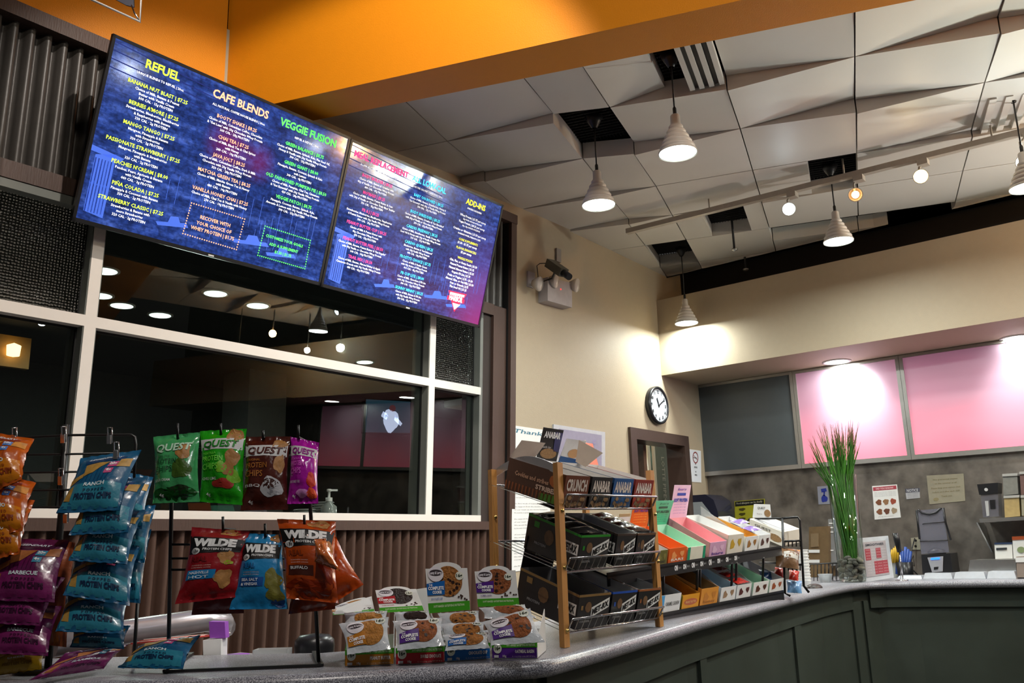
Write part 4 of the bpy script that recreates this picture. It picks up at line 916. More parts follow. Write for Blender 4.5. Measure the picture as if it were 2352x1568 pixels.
# quest style
def quest(band,big,small,extra):
    def d(m,fn):
        g=lambda x,y:fn.S(x,y,.0008)
        if band: m.patch([(.02,-.14),(.98,-.14),(.98,-.30),(.02,-.30)],ink('c8c8c8'),g,10,3)
        T(m,fn,'QUEST',big,.5,-.22,.80,.11 if not band else .095,.03,.12)
        T(m,fn,extra[0],small,.25,-.355,.34,.03,.01); T(m,fn,'PROTEIN',small,.32,-.43,.52,.07,.01);T(m,fn,'CHIPS',small,.27,-.54,.42,.08,.01)
        for c,(x,y,rx,ry) in extra[1]: m.oval(x,y,rx,ry,c,g,wob=.1)
        T(m,fn,extra[2],ink('d8d8d8'),.25,-.70,.36,.035,.01); T(m,fn,'4g',ink('d8d8d8'),.22,-.90,.10,.04,.01)
    return d
CH1=mat('print_tortilla',(.35,.16,.04),.5,noise=.3,nscale=80); LIME=ink('6fae20'); CHRED=ink('9a2a20')
QM=foil('mint_green_foil','3f9a5c',.22); QL=foil('lime_green_foil','1f9a12',.22); QB=foil('chocolate_foil','4a1a10',.22); QP=foil('magenta_foil','a8149c',.2)
gq='protein chip bags on the upper hooks'
def bagr(l,p,base,dr,s,th=.026,grp=gq,H=2.0,Hb=1.97): return bag('chip_bag',l,grp,Q(p,H,Hb),th,base,dr,s)
DG=foil('deep_green_print','0b4a14',.25)
bagr('mint green chip bag, leftmost on the upper hooks',[(352,1003),(460,992),(459,1152),(350,1156)],QM,quest(False,ink('b8d8c0'),ink('0c3a20'),('ORIGINAL STYLE',[(DG,(.5,-.88,.47,.09)),(CH1,(.72,-.30,.16,.12)),(foil('olive_print','3a5a14'),(.68,-.55,.22,.14)),(ink('1c3014'),(.62,-.84,.2,.07))],'SOUR CREAM')),61)
bagr('lime green chip bag with white band, second on the upper hooks',[(459,990),(567,984),(560,1160),(458,1152)],QL,quest(True,ink('14801c'),ink('78d848'),('TORTILLA',[(CH1,(.78,-.10,.18,.1)),(CH1,(.78,-.42,.16,.12)),(LIME,(.55,-.55,.12,.08)),(LIME,(.82,-.66,.14,.09)),(CHRED,(.58,-.76,.26,.06)),(CH1,(.70,-.56,.14,.10))],'CHILI LIME')),62)
bagr('chocolate brown chip bag with white band, third on the upper hooks',[(563,1003),(668,1002),(662,1170),(552,1172)],QB,quest(True,ink('4a140c'),ink('a86828'),('ORIGINAL',[(CH1,(.80,-.12,.16,.07)),(CH1,(.84,-.40,.12,.13)),(ink('b8b8bc'),(.68,-.72,.24,.13)),(ink('3a1a14'),(.66,-.68,.17,.07)),(ink('8a8a90'),(.7,-.78,.1,.05))],'BBQ')),63)
bagr('magenta sweet chili chip bag, rightmost on the upper hooks',[(668,1003),(733,1016),(731,1156),(660,1157)],QP,quest(True,ink('8a1080'),ink('d868c8'),('TORTILLA',[(ink('c02c18'),(.82,-.66,.14,.12)),(ink('d84a20'),(.82,-.86,.16,.08)),(ink('d890d0'),(.5,-.86,.2,.06))],'SPICY SWEET CHILI')),64)
def wilde(col2,band,flav,chips):
    def d(m,fn):
        g=lambda x,y:fn.S(x,y,.0008)
        m.patch([(.01,-.13),(.99,-.15),(.95,-.34),(.04,-.38)],ink('0e0c0e'),g,10,6)
        T(m,fn,'WILDE',ink('e4e4e4'),.48,-.215,.78,.10,.07); T(m,fn,'PROTEIN CHIPS',ink('dcdcdc'),.56,-.31,.52,.03,.03)
        m.oval(.17,-.34,.085,.045,ink('d8d8d8'),fn,20,2); T(m,fn,'13g',ink('1a1a1a'),.17,-.34,.11,.04,.03,0,.003)
        T(m,fn,'REAL',col2,.28,-.45,.3,.06,.03)
        for k in range(3): T(m,fn,'INGREDIENTS CHICKEN',ink('c8a8a0') if k else col2,.34,-.51-.03*k,.36,.014,.01)
        m.patch([(.1,-.60),(.62,-.60),(.60,-.72),(.08,-.72)],band,g,8,3)
        for k,t in enumerate(flav): T(m,fn,t,ink('e8ecf0'),.32,-.635-.055*k,.36,.035,.02)
        for c,(x,y,rx,ry) in chips: m.oval(x,y,rx,ry,c,g,wob=.15)
    return d
WR=foil('crimson_foil','8f0f1a',.3); WB=foil('sky_blue_foil','1d82bb',.28); WO=foil('burnt_orange_foil','b04408',.25)
PCK=mat('print_pickle',(.16,.15,.02),.5,noise=.3,nscale=70); TAN=mat('print_tan_chip',(.42,.20,.06),.5,noise=.3,nscale=80)
gw='wilde protein chip bags'; gw='chip bags on the lower hooks'
bagr('second red chip bag hanging behind the front red one',[(455,1245),(580,1250),(560,1408),(440,1412)],foil('dark_crimson_foil','5c0a10',.3),None,70,.02,gw,2.05,2.04)
bagr('red hot flavour chip bag with black band and blue label, leftmost on the lower hooks',[(441,1210),(574,1220),(551,1370),(402,1387)],WR,wilde(ink('6a0a12'),ink('1c86c4'),['NASHVILLE','HOT'],[(TAN,(.70,-.05,.16,.05)),(TAN,(.74,-.42,.13,.1)),(TAN,(.74,-.72,.14,.13)),(ink('9ab020'),(.80,-.50,.08,.03))]),71,.026,gw)
bagr('blue sea salt and vinegar chip bag between the red and orange ones',[(562,1224),(649,1228),(662,1398),(527,1399)],WB,wilde(ink('0f4f86'),ink('0a4a90'),['SEA SALT','& VINEGAR'],[(TAN,(.84,-.06,.14,.05)),(PCK,(.80,-.62,.17,.13)),(PCK,(.82,-.80,.15,.12)),(ink('0b3a78'),(.86,-.93,.12,.05))]),72,.024,gw)
bagr('orange chip bag twisted out to the right behind the buffalo bag',[(700,1215),(772,1232),(835,1342),(742,1400)],WO,None,74,.028,gw,2.05,2.03)
bagr('orange buffalo chip bag folded at its right side, rightmost on the lower hooks',[(636,1191),(772,1197),(778,1385),(658,1374)],WO,wilde(ink('7a2c04'),ink('4a1c10'),['BUFFALO'],[(TAN,(.72,-.06,.2,.05)),(mat('print_orange_chip',(.5,.2,.05),.4,noise=.3),(.86,-.4,.12,.12)),(foil('rust_print','8a2a06',.2),(.5,-.86,.46,.11)),(foil('rust_print','8a2a06',.2),(.86,-.62,.13,.16))]),73,.03,gw,1.99,1.95)
bagr('dark orange chip bag whose lower end shows below the buffalo bag',[(668,1290),(785,1290),(770,1398),(662,1410)],foil('dark_rust_foil','6a2204',.25),None,75,.022,gw,2.05,2.03)
bagr('crumpled orange bag corner folded over the front of the buffalo bag',[(722,1238),(748,1236),(782,1312),(722,1290)],foil('pale_orange_foil','c86a34',.15),None,76,.02,gw,1.925,1.92)
# wire display stand on the counter
st=thing('wire_display_stand','black wire display stand with hooks holding chip bags on the counter','display stand',onZ(560,1530))
UL=[hp(395,1110,2.07),hp(386,1536,2.07)]; UR=[hp(710,1110,2.07),hp(732,1523,2.07)]
UL[1].z=ZT+.006; UR[1].z=ZT+.006
m=MB(); m.tube([hp(400,1020,2.07)]+UL,.0045,BLKW); m.build('upright',st)
m=MB(); m.tube([hp(706,1020,2.07)]+UR,.0045,BLKW); m.build('upright',st)
fl,fr_,bl_,br_=onZ(380,1541,ZT+.004),onZ(737,1527,ZT+.004),onZ(440,1500,ZT+.004),onZ(722,1497,ZT+.004)
m=MB(); m.bar(fl,fr_,.012,.006,BLKW);m.bar(fr_,br_,.012,.006,BLKW);m.bar(bl_,fl,.012,.006,BLKW);m.build('base_frame',st)
for a,b_ in (((392,1282),(706,1282)),((391,1308),(708,1308)),((397,1030),(706,1026)),((397,1050),(706,1046)),((393,1250),(707,1250))): m=MB(); m.tube([hp(*a,2.07),hp(*b_,2.07)],.003,BLKW); m.build('cross_wire',st)
for px,y0,y1,H in ((408,972,1006,1.99),(507,972,996,1.99),(604,988,1004,1.99),(685,976,1004,1.99),(512,1186,1214,1.99),(609,1202,1230,1.99),(699,1182,1204,1.985)):
    a=hp(px,y0,H);b_=hp(px,y1,H); m=MB(); m.tube([a,b_-Z*.0,b_+FH*.085],.003,BLKW); m.build('hook',st)
# left clip rack
cr=thing('wire_clip_rack','black wire rack with metal clips in front of the left window mullion','display rack',hp(140,1540,2.08)) 
hh=2.08
m=MB(); m.tube([hp(-60,1012,hh),hp(60,1004,hh),hp(160,999,hh),hp(300,998,hh),hp(310,1003,hh),hp(312,1020,hh),hp(308,1100,hh)],.0032,BLKW)
for y in (1042,1083,1124,1163): m.tube([hp(-60,y+6,hh),hp(70,y+2,hh),hp(306,y-2,hh)],.0028,BLKW)
m.build('wire_grid',cr)
m=MB(); a=hp(152,975,hh);b_=hp(141,1180,hh+.01); b2=V((b_.x,b_.y,ZT+.005)); m.tube([a,b_,b2],.008,BLKW); m.build('pole',cr)
m=MB(); m.tube([hp(316,1385,2.1),V((hp(316,1385,2.1).x,hp(316,1385,2.1).y,ZT+.003))],.004,BLKW); m.build('pole',cr)
m=MB(); m.lathe([(.07,0),(.07,.006),(0,.008)],BLKW,V((b2.x,b2.y,ZT)),20); m.build('base_plate',cr)
c0=None
for px,py,rot,lab in ((33,1000,.5,'metal clip holding the topmost orange bag'),(146,997,.5,'metal clip on the rack wire left of the white mullion'),(252,999,.5,'metal clip on the rack wire right of the white mullion'),(140,1093,0,'metal clip hanging on the rack pole'),(267,1033,0,'metal clip holding the topmost blue ranch bag'),(152,1180,0,'metal clip showing below the topmost blue ranch bag')):
    p=hp(px,py,2.0 if px in(267,33) else 2.06)
    if c0 is None:
        c0=thing('metal_clip',lab,'clip',p,'clips on the wire rack')
        f2=frame(p,RT,UP,-FWD)
        m=MB(); m.tube([f2(-.005,-.018),f2(-.005,.018),f2(.005,.018),f2(.005,-.018)],.0018,CHR,6,closed=True); m.build('clip_loop',c0)
        m=MB(); m.box((-.0045,-.02,.002),(.0045,.0,.006),CHR,f2); m.build('jaw',c0)
    else:
        copy_tree(c0,p,lab,rot=(0,0,0))
# things behind the stand
def small(name,lab,cat,m): return tag(m.build(name),lab,cat)
def hexpx(m,P,H,d,mt):
    q=[hp(*p,H) for p in P]; o=FH*d; m.hexa([q[3]+o,q[2]+o,q[2],q[3],q[0]+o,q[1]+o,q[1],q[0]],mt)
m=MB(); m.box((1.05,2.25,.90),(1.9,2.5,.94),DBROWN) ; tag(m.build('under_counter_shelf'),'dark shelf just behind the counter holding cups and cartons','shelf')
m=MB(); hexpx(m,[(480,1427),(516,1428),(518,1465),(482,1465)],2.35,.03,mat('purple_plastic',(.32,.08,.5),.4)); small('purple_cup','purple folded cup above the red straws behind the stand','cup',m)
m=MB(); hexpx(m,[(466,1470),(508,1467),(506,1560),(468,1560)],2.34,.05,CARDW); small('white_carton','small white carton behind the stand below the purple cup','carton',m)
for k in range(4):
    m=MB(); m.tube([hp(300+k*10,1478-k*3,2.32+.01*k),hp(520+3*k,1456-k*1,2.36+.01*k)],.0022,mat('red_straw',(.6,.05,.04),.4)if k%2==0 else mat('pale_straw',(.7,.6,.55),.4)); tag(m.build('drinking_straw'),'red or pale thin straw lying behind the display stand','straw','straws behind the stand')
p=hp(546,1503,2.4)-Z*.02; m=MB(); m.lathe([(.0,-.07),(.018,-.07),(.024,.012),(.030,.014),(.030,.020),(.0,.020)],mat('purple_plastic',0),p+Z*.001,24); small('purple_dish','round shallow purple dish on the counter behind the stand','lid',m)
cl2=mat('clear_tub_plastic',(.8,.82,.82),.12,trans=.6,noise=0)
p=hp(624,1512,2.42); f2=frame(p,_r,FH,Z); m=MB()
for a,b_ in (((-.045,-.02,0),(.045,-.018,.024)),((-.045,.03,0),(.045,.032,.024)),((-.045,-.018,0),(-.043,.03,.024)),((.043,-.018,0),(.045,.03,.024)),((-.043,-.018,0),(.043,.03,.002))): m.box(a,b_,cl2,f2)
small('clear_tub','clear plastic tub on the counter behind the stand','tub',m)
p=hp(722,1500,2.5); m=MB(); m.lathe([(.05,-.08),(.054,.02),(.052,.035),(.04,.047),(0,.052)],BLK,p,28); small('black_bowl','black rounded lid behind the stand beside the cookie boxes','bowl',m)
# ================================================================ COOKIE DISPLAY
def cookie_print(m,fn,cx,cy,rx,ry,dark,chips,seed=1):
    rs=random.Random(seed); base=mat('cookie_'+dark,dark,.7,noise=.45,nscale=140,bump=.6,bscale=180); chp=ink('2a140c')
    m.oval(cx,cy,rx,ry,base,fn,28,4)
    for _ in range(chips):
        a=rs.random()*2*PI;r=math.sqrt(rs.random())*.82; m.oval(cx+rx*r*math.cos(a),cy+ry*r*math.sin(a),rx*.07*(1+rs.random()),ry*.07*(1+rs.random()),chp,lambda x,y:fn(x,y)+(CAM-fn(x,y)).normalized()*.0006,8,1)
def logo(m,fn,c,x,y,w,h,e):
    f2=lambda a,b_:fn(a,b_)+(CAM-fn(a,b_)).normalized()*e
    f3=lambda a,b_:fn(a,b_)+(CAM-fn(a,b_)).normalized()*(e*2)
    m.patch([(x-w*.5,y-h*.12),(x+w*.5,y+h*.0),(x+w*.45,y-h*.62),(x-w*.5,y-h*.62)],c,f2,6,4)
    m.oval(x+.02,y+h*.30,w*.42,h*.34,ink('e8e4ea'),f2,20,2); m.oval(x+.02,y+h*.36,w*.36,h*.14,ink('3a3036'),f3,20,2)
    f4=lambda a,b_:fn(a,b_)+(CAM-fn(a,b_)).normalized()*(e*3)
    m.text('Lenny & Larrys',ink('f0ecf4'),f4,x+.02,y+h*.36,h=h*.13,w=w*.66,bold=.03)
    m.text('THE',ink('ffffff'),f4,x-w*.28,y-h*.18,h=h*.08,w=w*.2,bold=.02);m.text('COMPLETE',ink('ffffff'),f4,x,y-h*.32,h=h*.14,w=w*.85,bold=.04,rot=0);m.text('COOKIE',ink('ffffff'),f4,x+.02,y-h*.50,h=h*.12,w=w*.5,bold=.04)
GRN2=ink('3f9a18'); 
boxes=[('PEANUT BUTTER','b8751a','peanut butter cookie box with orange front','a8702a',0,((792,1530),(905,1525))),
       ('DOUBLE CHOCOLATE','b01624','double chocolate cookie box with red front','2a150f',0,((909,1526),(1021,1521))),
       ('CHOCOLATE CHIP','0f62ae','chocolate chip cookie box with blue front','a0662c',14,((1022,1519),(1127,1512))),
       ('OATMEAL RAISIN','4c1a80','oatmeal raisin cookie box with purple front','8a4c22',10,((1130,1512),(1235,1511)))]
cards=[[(762,1394),(853,1369),(861,1406),(765,1412)],[(862,1355),(955,1352),(974,1401),(874,1407)],[(977,1306),(1073,1304),(1080,1400),(985,1408)],[(1090,1312),(1184,1309),(1193,1390),(1098,1393)]]
cardH=[2.12,2.12,2.12,2.11]; lean=[.30,.22,.03,.03]
for k,(nm_,h,lab,ck_,nch,((ax,ay),(bx,by))) in enumerate(boxes):
    a=onZ(ax,ay,ZT+.001); b_=onZ(bx,by,ZT+.001); ex=(b_-a); Wd=ex.length; ex.normalize(); ey=V((-ex.y,ex.x,0)); hz=.034; D=.15
    f2=frame(a,ex,ey,Z)
    t=thing('cookie_box',lab,'snack box',(a+b_)/2,'open cookie display boxes')
    m=MB(); W1=CARDW; th=.0015
    m.box((0,0,0),(Wd,th,hz),ink(h),f2); m.box((0,D,0),(Wd,D+th,.05),W1,f2); m.hexa([f2(0,0,0),f2(th,0,0),f2(th,D,0),f2(0,D,0),f2(0,0,hz),f2(th,0,hz),f2(th,D,.095),f2(0,D,.095)],GRN2 if k==0 else W1)
    m.hexa([f2(Wd-th,0,0),f2(Wd,0,0),f2(Wd,D,0),f2(Wd-th,D,0),f2(Wd-th,0,hz),f2(Wd,0,hz),f2(Wd,D,.095),f2(Wd-th,D,.095)],W1); m.box((0,0,0),(Wd,D,.001),W1,f2)
    ff=lambda x,y,f2=f2,Wd=Wd,hz=hz:f2(x*Wd,-.0008,y*hz); f5=lambda x,y,f2=f2,Wd=Wd,hz=hz:f2(x*Wd,-.0014,y*hz); f6=lambda x,y,f2=f2,Wd=Wd,hz=hz:f2(x*Wd,-.002,y*hz)
    m.patch([(0,1),(1,1),(1,.68),(0,.68)],GRN2,ff,2,1); m.text('SOFT-BAKED SATISFYING NUTRITION',ink('c8e0b0'),f5,.64,.84,h=.16,w=.62,bold=.03)
    m.text(nm_,ink('f0e8e0'),f5,.72,.44,h=.2,w=.42,bold=.03); m.oval(.13,.62,.09,.3,ink('e4e8d8'),f5,20,2); m.text('16g',ink('22301a'),f6,.13,.66,h=.24,w=.12,bold=.03)
    m.patch([(.05,.22),(.15,.22),(.15,.06),(.05,.06)],ink('d8d8d8'),f5,1,1); m.text('12 - 4 oz (113g) cookies NET WT 48 oz',ink('e0d0c0'),f5,.70,.13,h=.07,w=.5); m.text('10g',ink('e8e0d8'),f5,.28,.16,h=.14,w=.08,bold=.02)
    m.build('carton_body',t)
    m=MB(); c4=cards[k]; H=cardH[k]; c=[hp(*c4[0],H+lean[k]*.3),hp(*c4[1],H+lean[k]*.3),hp(*c4[2],H),hp(*c4[3],H)]
    nn=FH*.002; m.hexa([c[3]+nn,c[2]+nn,c[2],c[3],c[0]+nn,c[1]+nn,c[1],c[0]],CARDW)
    fn=lambda x,y,c=c:(c[0]*(1-x)+c[1]*x)*(1+y)+(c[3]*(1-x)+c[2]*x)*(-y)-FH*.0008
    fe=lambda e,fn=fn:(lambda x,y:fn(x,y)-FH*e)
    # rounded top above the card
    arc=[(.5+.36*math.cos(a_*PI/12),-.02+.17*math.sin(a_*PI/12)) for a_ in range(13)]
    m.poly([fn(x,y)+FH*.0006 for x,y in arc],CARDW); m.poly([fn(x,y)+FH*.0026 for x,y in arc][::-1],CARDW)
    cookie_print(m,fe(.0006),.53,-.30,.33,.36,ck_,nch,k); m.patch([(0,-.78),(1,-.78),(1,-1),(0,-1)],GRN2,fe(.0007),2,1)
    m.text('SOFT-BAKED SATISFYING NUTRITION',ink('c8e0b0'),fe(.0012),.5,-.86,h=.05,w=.74,bold=.03)
    logo(m,fe(.0008),ink(h),.22,-.28,.44,.52,.0006); m.text(nm_,ink(h),fe(.0012),.22,-.69,h=.045,w=.28,bold=.01)
    m.oval(.80,-.18,.095,.10,ink('e8e8d8'),fe(.0016),20,2); m.text('16g',ink('22301a'),fe(.0022),.80,-.17,h=.075,w=.14,bold=.03)
    rs=random.Random(k)
    for _ in range(7): m.oval(.60+rs.random()*.35,-.62-rs.random()*.14,.025,.022,ink('3a1f14'),fe(.0012),8,1)
    m.build('header_card',t)
WRAP=mat('clear_wrapper',(.62,.66,.70),.12,noise=.1,nscale=20,bump=.5,bscale=40,coat=.8,spec=.8)
def cpack(lab,P,c,ck_,nch,H,Hb,s,grp='wrapped cookies in the display boxes'):
    def d(m,fn):
        cookie_print(m,lambda x,y:fn.S(x,y,.0010),.58,-.46,.34,.40,ck_,nch,s)
        if c: logo(m,lambda x,y:fn.S(x,y,.0018),ink(c),.28,-.45,.46,.60,.0006)
        m.oval(.84,-.14,.11,.12,ink('d8dcd0'),lambda x,y:fn.S(x,y,.002),18,2); T(m,fn,'16g',ink('22301a'),.84,-.13,.16,.09,.03,0,.003)
    return bag('wrapped_cookie',lab,grp,Q(P,H,Hb),.012,WRAP,d,s,cat='wrapped cookie',N=14)
for lab,P,c,ck_,nch,H,Hb,s in (
 ('front wrapped peanut butter cookie with orange label in the first box',[(778,1432),(893,1416),(898,1490),(797,1503)],'b8751a','a8702a',0,2.035,1.985,81),
 ('wrapped cookie half hidden at the back of the peanut butter box',[(790,1407),(890,1402),(894,1440),(786,1446)],None,'a8702a',0,2.075,2.055,82),
 ('front wrapped oatmeal cookie with purple label in the double chocolate box',[(902,1426),(1016,1418),(1022,1482),(912,1494)],'4c1a80','8a4c22',6,2.035,1.985,83),
 ('dark wrapped cookie at the back of the double chocolate box',[(905,1406),(985,1402),(1000,1432),(905,1438)],None,'2a150f',0,2.075,2.055,84),
 ('lowest of the stacked wrapped cookies in the chocolate chip box',[(1016,1458),(1122,1452),(1126,1488),(1022,1494)],'0f62ae','a0662c',8,2.03,2.0,85),
 ('second of the stacked wrapped cookies in the chocolate chip box',[(1010,1432),(1112,1428),(1120,1468),(1018,1474)],None,'a0662c',8,2.055,2.035,86),
 ('topmost of the stacked wrapped cookies in the chocolate chip box',[(1005,1408),(1100,1402),(1110,1442),(1012,1448)],None,'a0662c',8,2.085,2.065,87),
 ('front wrapped oatmeal raisin cookie poking out of the right box',[(1108,1428),(1218,1396),(1252,1474),(1128,1482)],'4c1a80','8a4c22',8,2.03,1.985,88),
 ('wrapped cookie lying at the back of the oatmeal raisin box',[(1100,1396),(1205,1388),(1232,1418),(1112,1420)],None,'8a4c22',4,2.08,2.05,89)):
    cpack(lab,P,c,ck_,nch,H,Hb,s)
m=MB(); hexpx(m,[(948,1354),(982,1349),(985,1412),(975,1404)],2.2,.004,CARDW); small('folded_flap','white folded card flap between the red and blue header cards','card flap',m)
# ================================================================ OAK SNACK RACK
A=V((1.83,1.338,ZT)); Bp=V((1.985,1.69,ZT)); C_=V((2.40,1.40,ZT)); D_=C_+(Bp-A)
AC=(C_-A); AB=(Bp-A); HA=V((A.x,A.y,0)).dot(FH)
rk=thing('oak_snack_rack','three-tier snack rack with oak posts and wire baskets on the counter','display rack',(A+C_)/2)
def zat(P,py):   # height at which a vertical line through P crosses image row py
    lo,hi=0.5,2.5
    for _ in range(30):
        mid=(lo+hi)/2
        if project((P.x,P.y,mid))[1]>py: lo=mid
        else: hi=mid
    return lo
print('rack',project(A),project(Bp),project(C_),project(D_),'z',[zat(A,y) for y in (1062,1137,1168,1281,1310,1420,1450)],[zat(Bp,y) for y in (1078,1112,1243,1375)])
ACn=AC.normalized(); ABn=AB.normalized()
ztop=zat(A,1062)
for P,zt_ in ((A,ztop),(Bp,zat(Bp,1078)),(C_,zat(C_,1080)),(D_,ztop)):
    m=MB(); f2=frame(P,ACn,ABn,Z); m.box((-.001,-.012,.001),(.026,.012,zt_-ZT),WOOD,f2); o=m.build('post',rk)
    if P is A or P is Bp or P is C_:
        for z in (.04,.19,.33): 
            sc=MB(); sc.lathe([(.006,0),(.005,.003),(0,.004)],mat('brass_screw',(.5,.35,.12),.3,1),f2(.013,-.0125,z),12,-ABn); sc.build('screw',o)
def rail_(mb,P,Q_,n=10,sag=0): mb.tube([P,Q_],.0028,CHR,8)
tiers=[]
for nm_,yA,yC,yB in (('top',1137,1142,1112),('mid',1283,1266,1243),('low',1422,1392,1375)):
    zf=zat(A,yA); zfc=zat(C_,yC); zb_=zat(Bp,yB)
    m=MB()
    u0=A+ABn*-.035; F0=V((u0.x,u0.y,zf))+ACn*.02; F1=V((u0.x,u0.y,zfc))+AC+ACn*0
    low0=F0-Z*.034+ABn*.03; low1=F1-Z*.034+ABn*.03; bk0=V((Bp.x,Bp.y,zb_))-Z*.0; bk1=bk0+AC
    m.tube([low0+Z*.0,F0,F1,low1],.003,CHR,8,closed=True); m.build('basket_rim',rk)
    m=MB(); m.tube([bk0,bk1],.003,CHR,8); m.build('back_wire',rk)
    m=MB()
    for i in range(17):
        t_=i/16; a_=F0.lerp(F1,t_); l_=low0.lerp(low1,t_); b_=bk0.lerp(bk1,t_); m.tube([a_,l_,b_],.0010,STEEL,4)
    m.build('basket_wires',rk); tiers.append((low0,low1,bk0,bk1))
m=MB(); z1=zat(Bp,1086)
pts=[]
for i in range(13):
    t_=i/12; p=Bp.lerp(A,t_); z=z1+(zat(A,1082)-z1)*t_+.035*math.sin(PI*t_); pts.append(V((p.x,p.y,z))+ACn*.027)
for i in range(12): m.bar(pts[i],pts[i+1],.002,.022,mat('soft_chrome',(.62,.6,.62),.35,.7,noise=.02))
m.build('top_strip',rk)
# ---- cartons
def carton(name,lab,O,ex,ey,W,D,hf,hb,front_m,side_m,inner,group,drawf=None,draws=None,header=None,up=Z,th=.0016,cat='snack box'):
    f2=frame(O,ex,ey,up); t=thing(name,lab,cat,O+ex*(W/2)+ey*(D/2),group)
    m=MB()
    m.box((0,0,0),(W,th,hf),front_m,f2); m.box((0,D-th,0),(W,D,hb),side_m,f2)
    for x in (0,W-th): m.hexa([f2(x,0,0),f2(x+th,0,0),f2(x+th,D,0),f2(x,D,0),f2(x,0,hf),f2(x+th,0,hf),f2(x+th,D,hb),f2(x,D,hb)],side_m)
    m.box((0,0,0),(W,D,th),side_m,f2)
    # inner lining
    e=th+.0004
    m.poly([f2(e,e,th+.0005),f2(W-e,e,th+.0005),f2(W-e,D-e,th+.0005),f2(e,D-e,th+.0005)],inner)
    m.poly([f2(W-e,e,0.002),f2(W-e,D-e,.002),f2(W-e,D-e,hb),f2(W-e,e,hf)],inner); m.poly([f2(e,e,0.002),f2(e,D-e,.002),f2(e,D-e,hb),f2(e,e,hf)],inner); m.poly([f2(e,D-e,0.002),f2(W-e,D-e,.002),f2(W-e,D-e,hb),f2(e,D-e,hb)],inner)
    if drawf: drawf(m,lambda x,y,k=1:f2(x*W,-.0007*k,y*hf))
    if draws: draws(m,lambda x,y,k=1:f2(-.0007*k,D*(1-x),y*(hf*x+hb*(1-x))))
    m.build('carton_body',t)
    if header:
        hh_,mt,tilt,dr=header; m=MB(); b0_=f2(0,D,hb); hu=(up-ey*tilt).normalized()
        g2=frame(b0_,ex,-ey,hu); m.box((0,0,0),(W,.0015,hh_),mt,lambda x,y,z:b0_+ex*x-ey*y+hu*z)
        if dr: dr(m,lambda x,y,k=1:b0_+ex*(x*W)-ey*(.0022+.0006*k)+hu*(y*hh_))
        m.build('header_flap',t)
    return t,f2
def bar_pack(lab,f2,x,y,z,W,D,mt,group,s,rot=0,cat='snack bar'):
    C4=[f2(x,y+D,z),f2(x+W,y+D,z+.002),f2(x+W,y,z),f2(x,y,z-.002)]
    return bag('snack_bar',lab,group,C4,.010,mt,None,s,cat=cat,N=10)
OK_=ink('e6e6e2'); DKB=mat('charcoal_card',(.018,.017,.018),.35,noise=.05)
def metrx(edge,dk=None):
    def d(m,fn):
        m.patch([(0,1),(1,1),(1,.93),(0,.93)],edge,fn,2,1)
        m.patch([(.42,.60),(.97,.86),(.97,.56),(.42,.30)],OK_,fn,3,1); 
        m.text('MET-RX',ink('0a0a0a'),lambda x,y:fn(x,y+(x-.7)*.47,2),.695,.58,h=.17,w=.50,bold=.05)
        m.oval(.32,.62,.10,.16,mat('print_brown_bar',(.16,.08,.03),.5,noise=.4),fn,10,2); m.patch([(.1,.68),(.16,.68),(.16,.55),(.1,.55)],edge,fn,1,1)
        m.text('COLOSSAL',ink('9a9a9a'),lambda x,y:fn(x,y,2),.25,.22,h=.06,w=.3,bold=.02)
    def s(m,fn):
        m.patch([(0,1),(1,1),(1,.93),(0,.93)],edge,fn,4,1); m.patch([(.70,.70),(.98,.70),(.98,.38),(.70,.38)],OK_,fn,2,1)
        m.text('MET-RX',ink('0a0a0a'),lambda x,y:fn(x,y,2),.84,.54,h=.2,w=.24,bold=.05); m.patch([(.14,.86),(.24,.86),(.24,.7),(.14,.7)],edge,fn,1,1)
        m.text('PROTEIN',ink('9a9a9a'),lambda x,y:fn(x,y,2),.3,.28,h=.07,w=.22,bold=.02); m.oval(.45,.55,.09,.22,mat('print_brown_bar',0),fn,10,2)
    return d,s
def anabar(bandc,t='ANABAR',lo='crunch'):
    def d(m,fn):
        m.patch([(0,1),(1,1),(1,.35),(0,.35)],bandc,fn,2,1); m.text(t,ink('d8ccc0'),lambda x,y:fn(x,y,2),.5,.70,h=.34,w=.84,bold=.04)
        rs=random.Random(4)
        for k in range(9): m.oval(.1+rs.random()*.8,.05+rs.random()*.26,.08,.07,mat('print_granola',(.30,.17,.07),.6,noise=.4,nscale=200),lambda x,y:fn(x,y,2),8,1)
        m.text(lo,ink('c8c0b0'),lambda x,y:fn(x,y,2),.3,.42,h=.08,w=.4,bold=.01)
    return d
def rackslots(tier,cuts):   # fractional cuts along the basket -> origin, width
    l0,l1,b0_,b1_=tier; return [(l0.lerp(l1,a)+Z*.004+ABn*.004,(l1-l0).normalized(),((b0_-l0)).normalized(),(l1-l0).length*(b-a)) for a,b in cuts]
gM='boxes on the top tier of the oak rack'
up_t=lambda ex,ey:ex.cross(ey).normalized()
cutsT=[(.0,.235),(.26,.48),(.50,.73),(.755,.99)]
spec=[('BR','brown bar box at the left end of the top tier, decorated side showing',mat('brown_card',(.09,.035,.018),.4,noise=.1),'6a3418','CRUNCH'),
      ('BK','black bar box, second on the top tier',DKB,'141414','ANABAR'),('BL','blue bar box, third on the top tier',mat('blue_card',(.02,.09,.24),.4),'12508c','ANABAR'),('RD','red bar box at the right end of the top tier',mat('red_card',(.42,.04,.015),.4),'8a2a1c','ANABAR')]
cin=mat('pale_card_inside',(.62,.60,.58),.6)
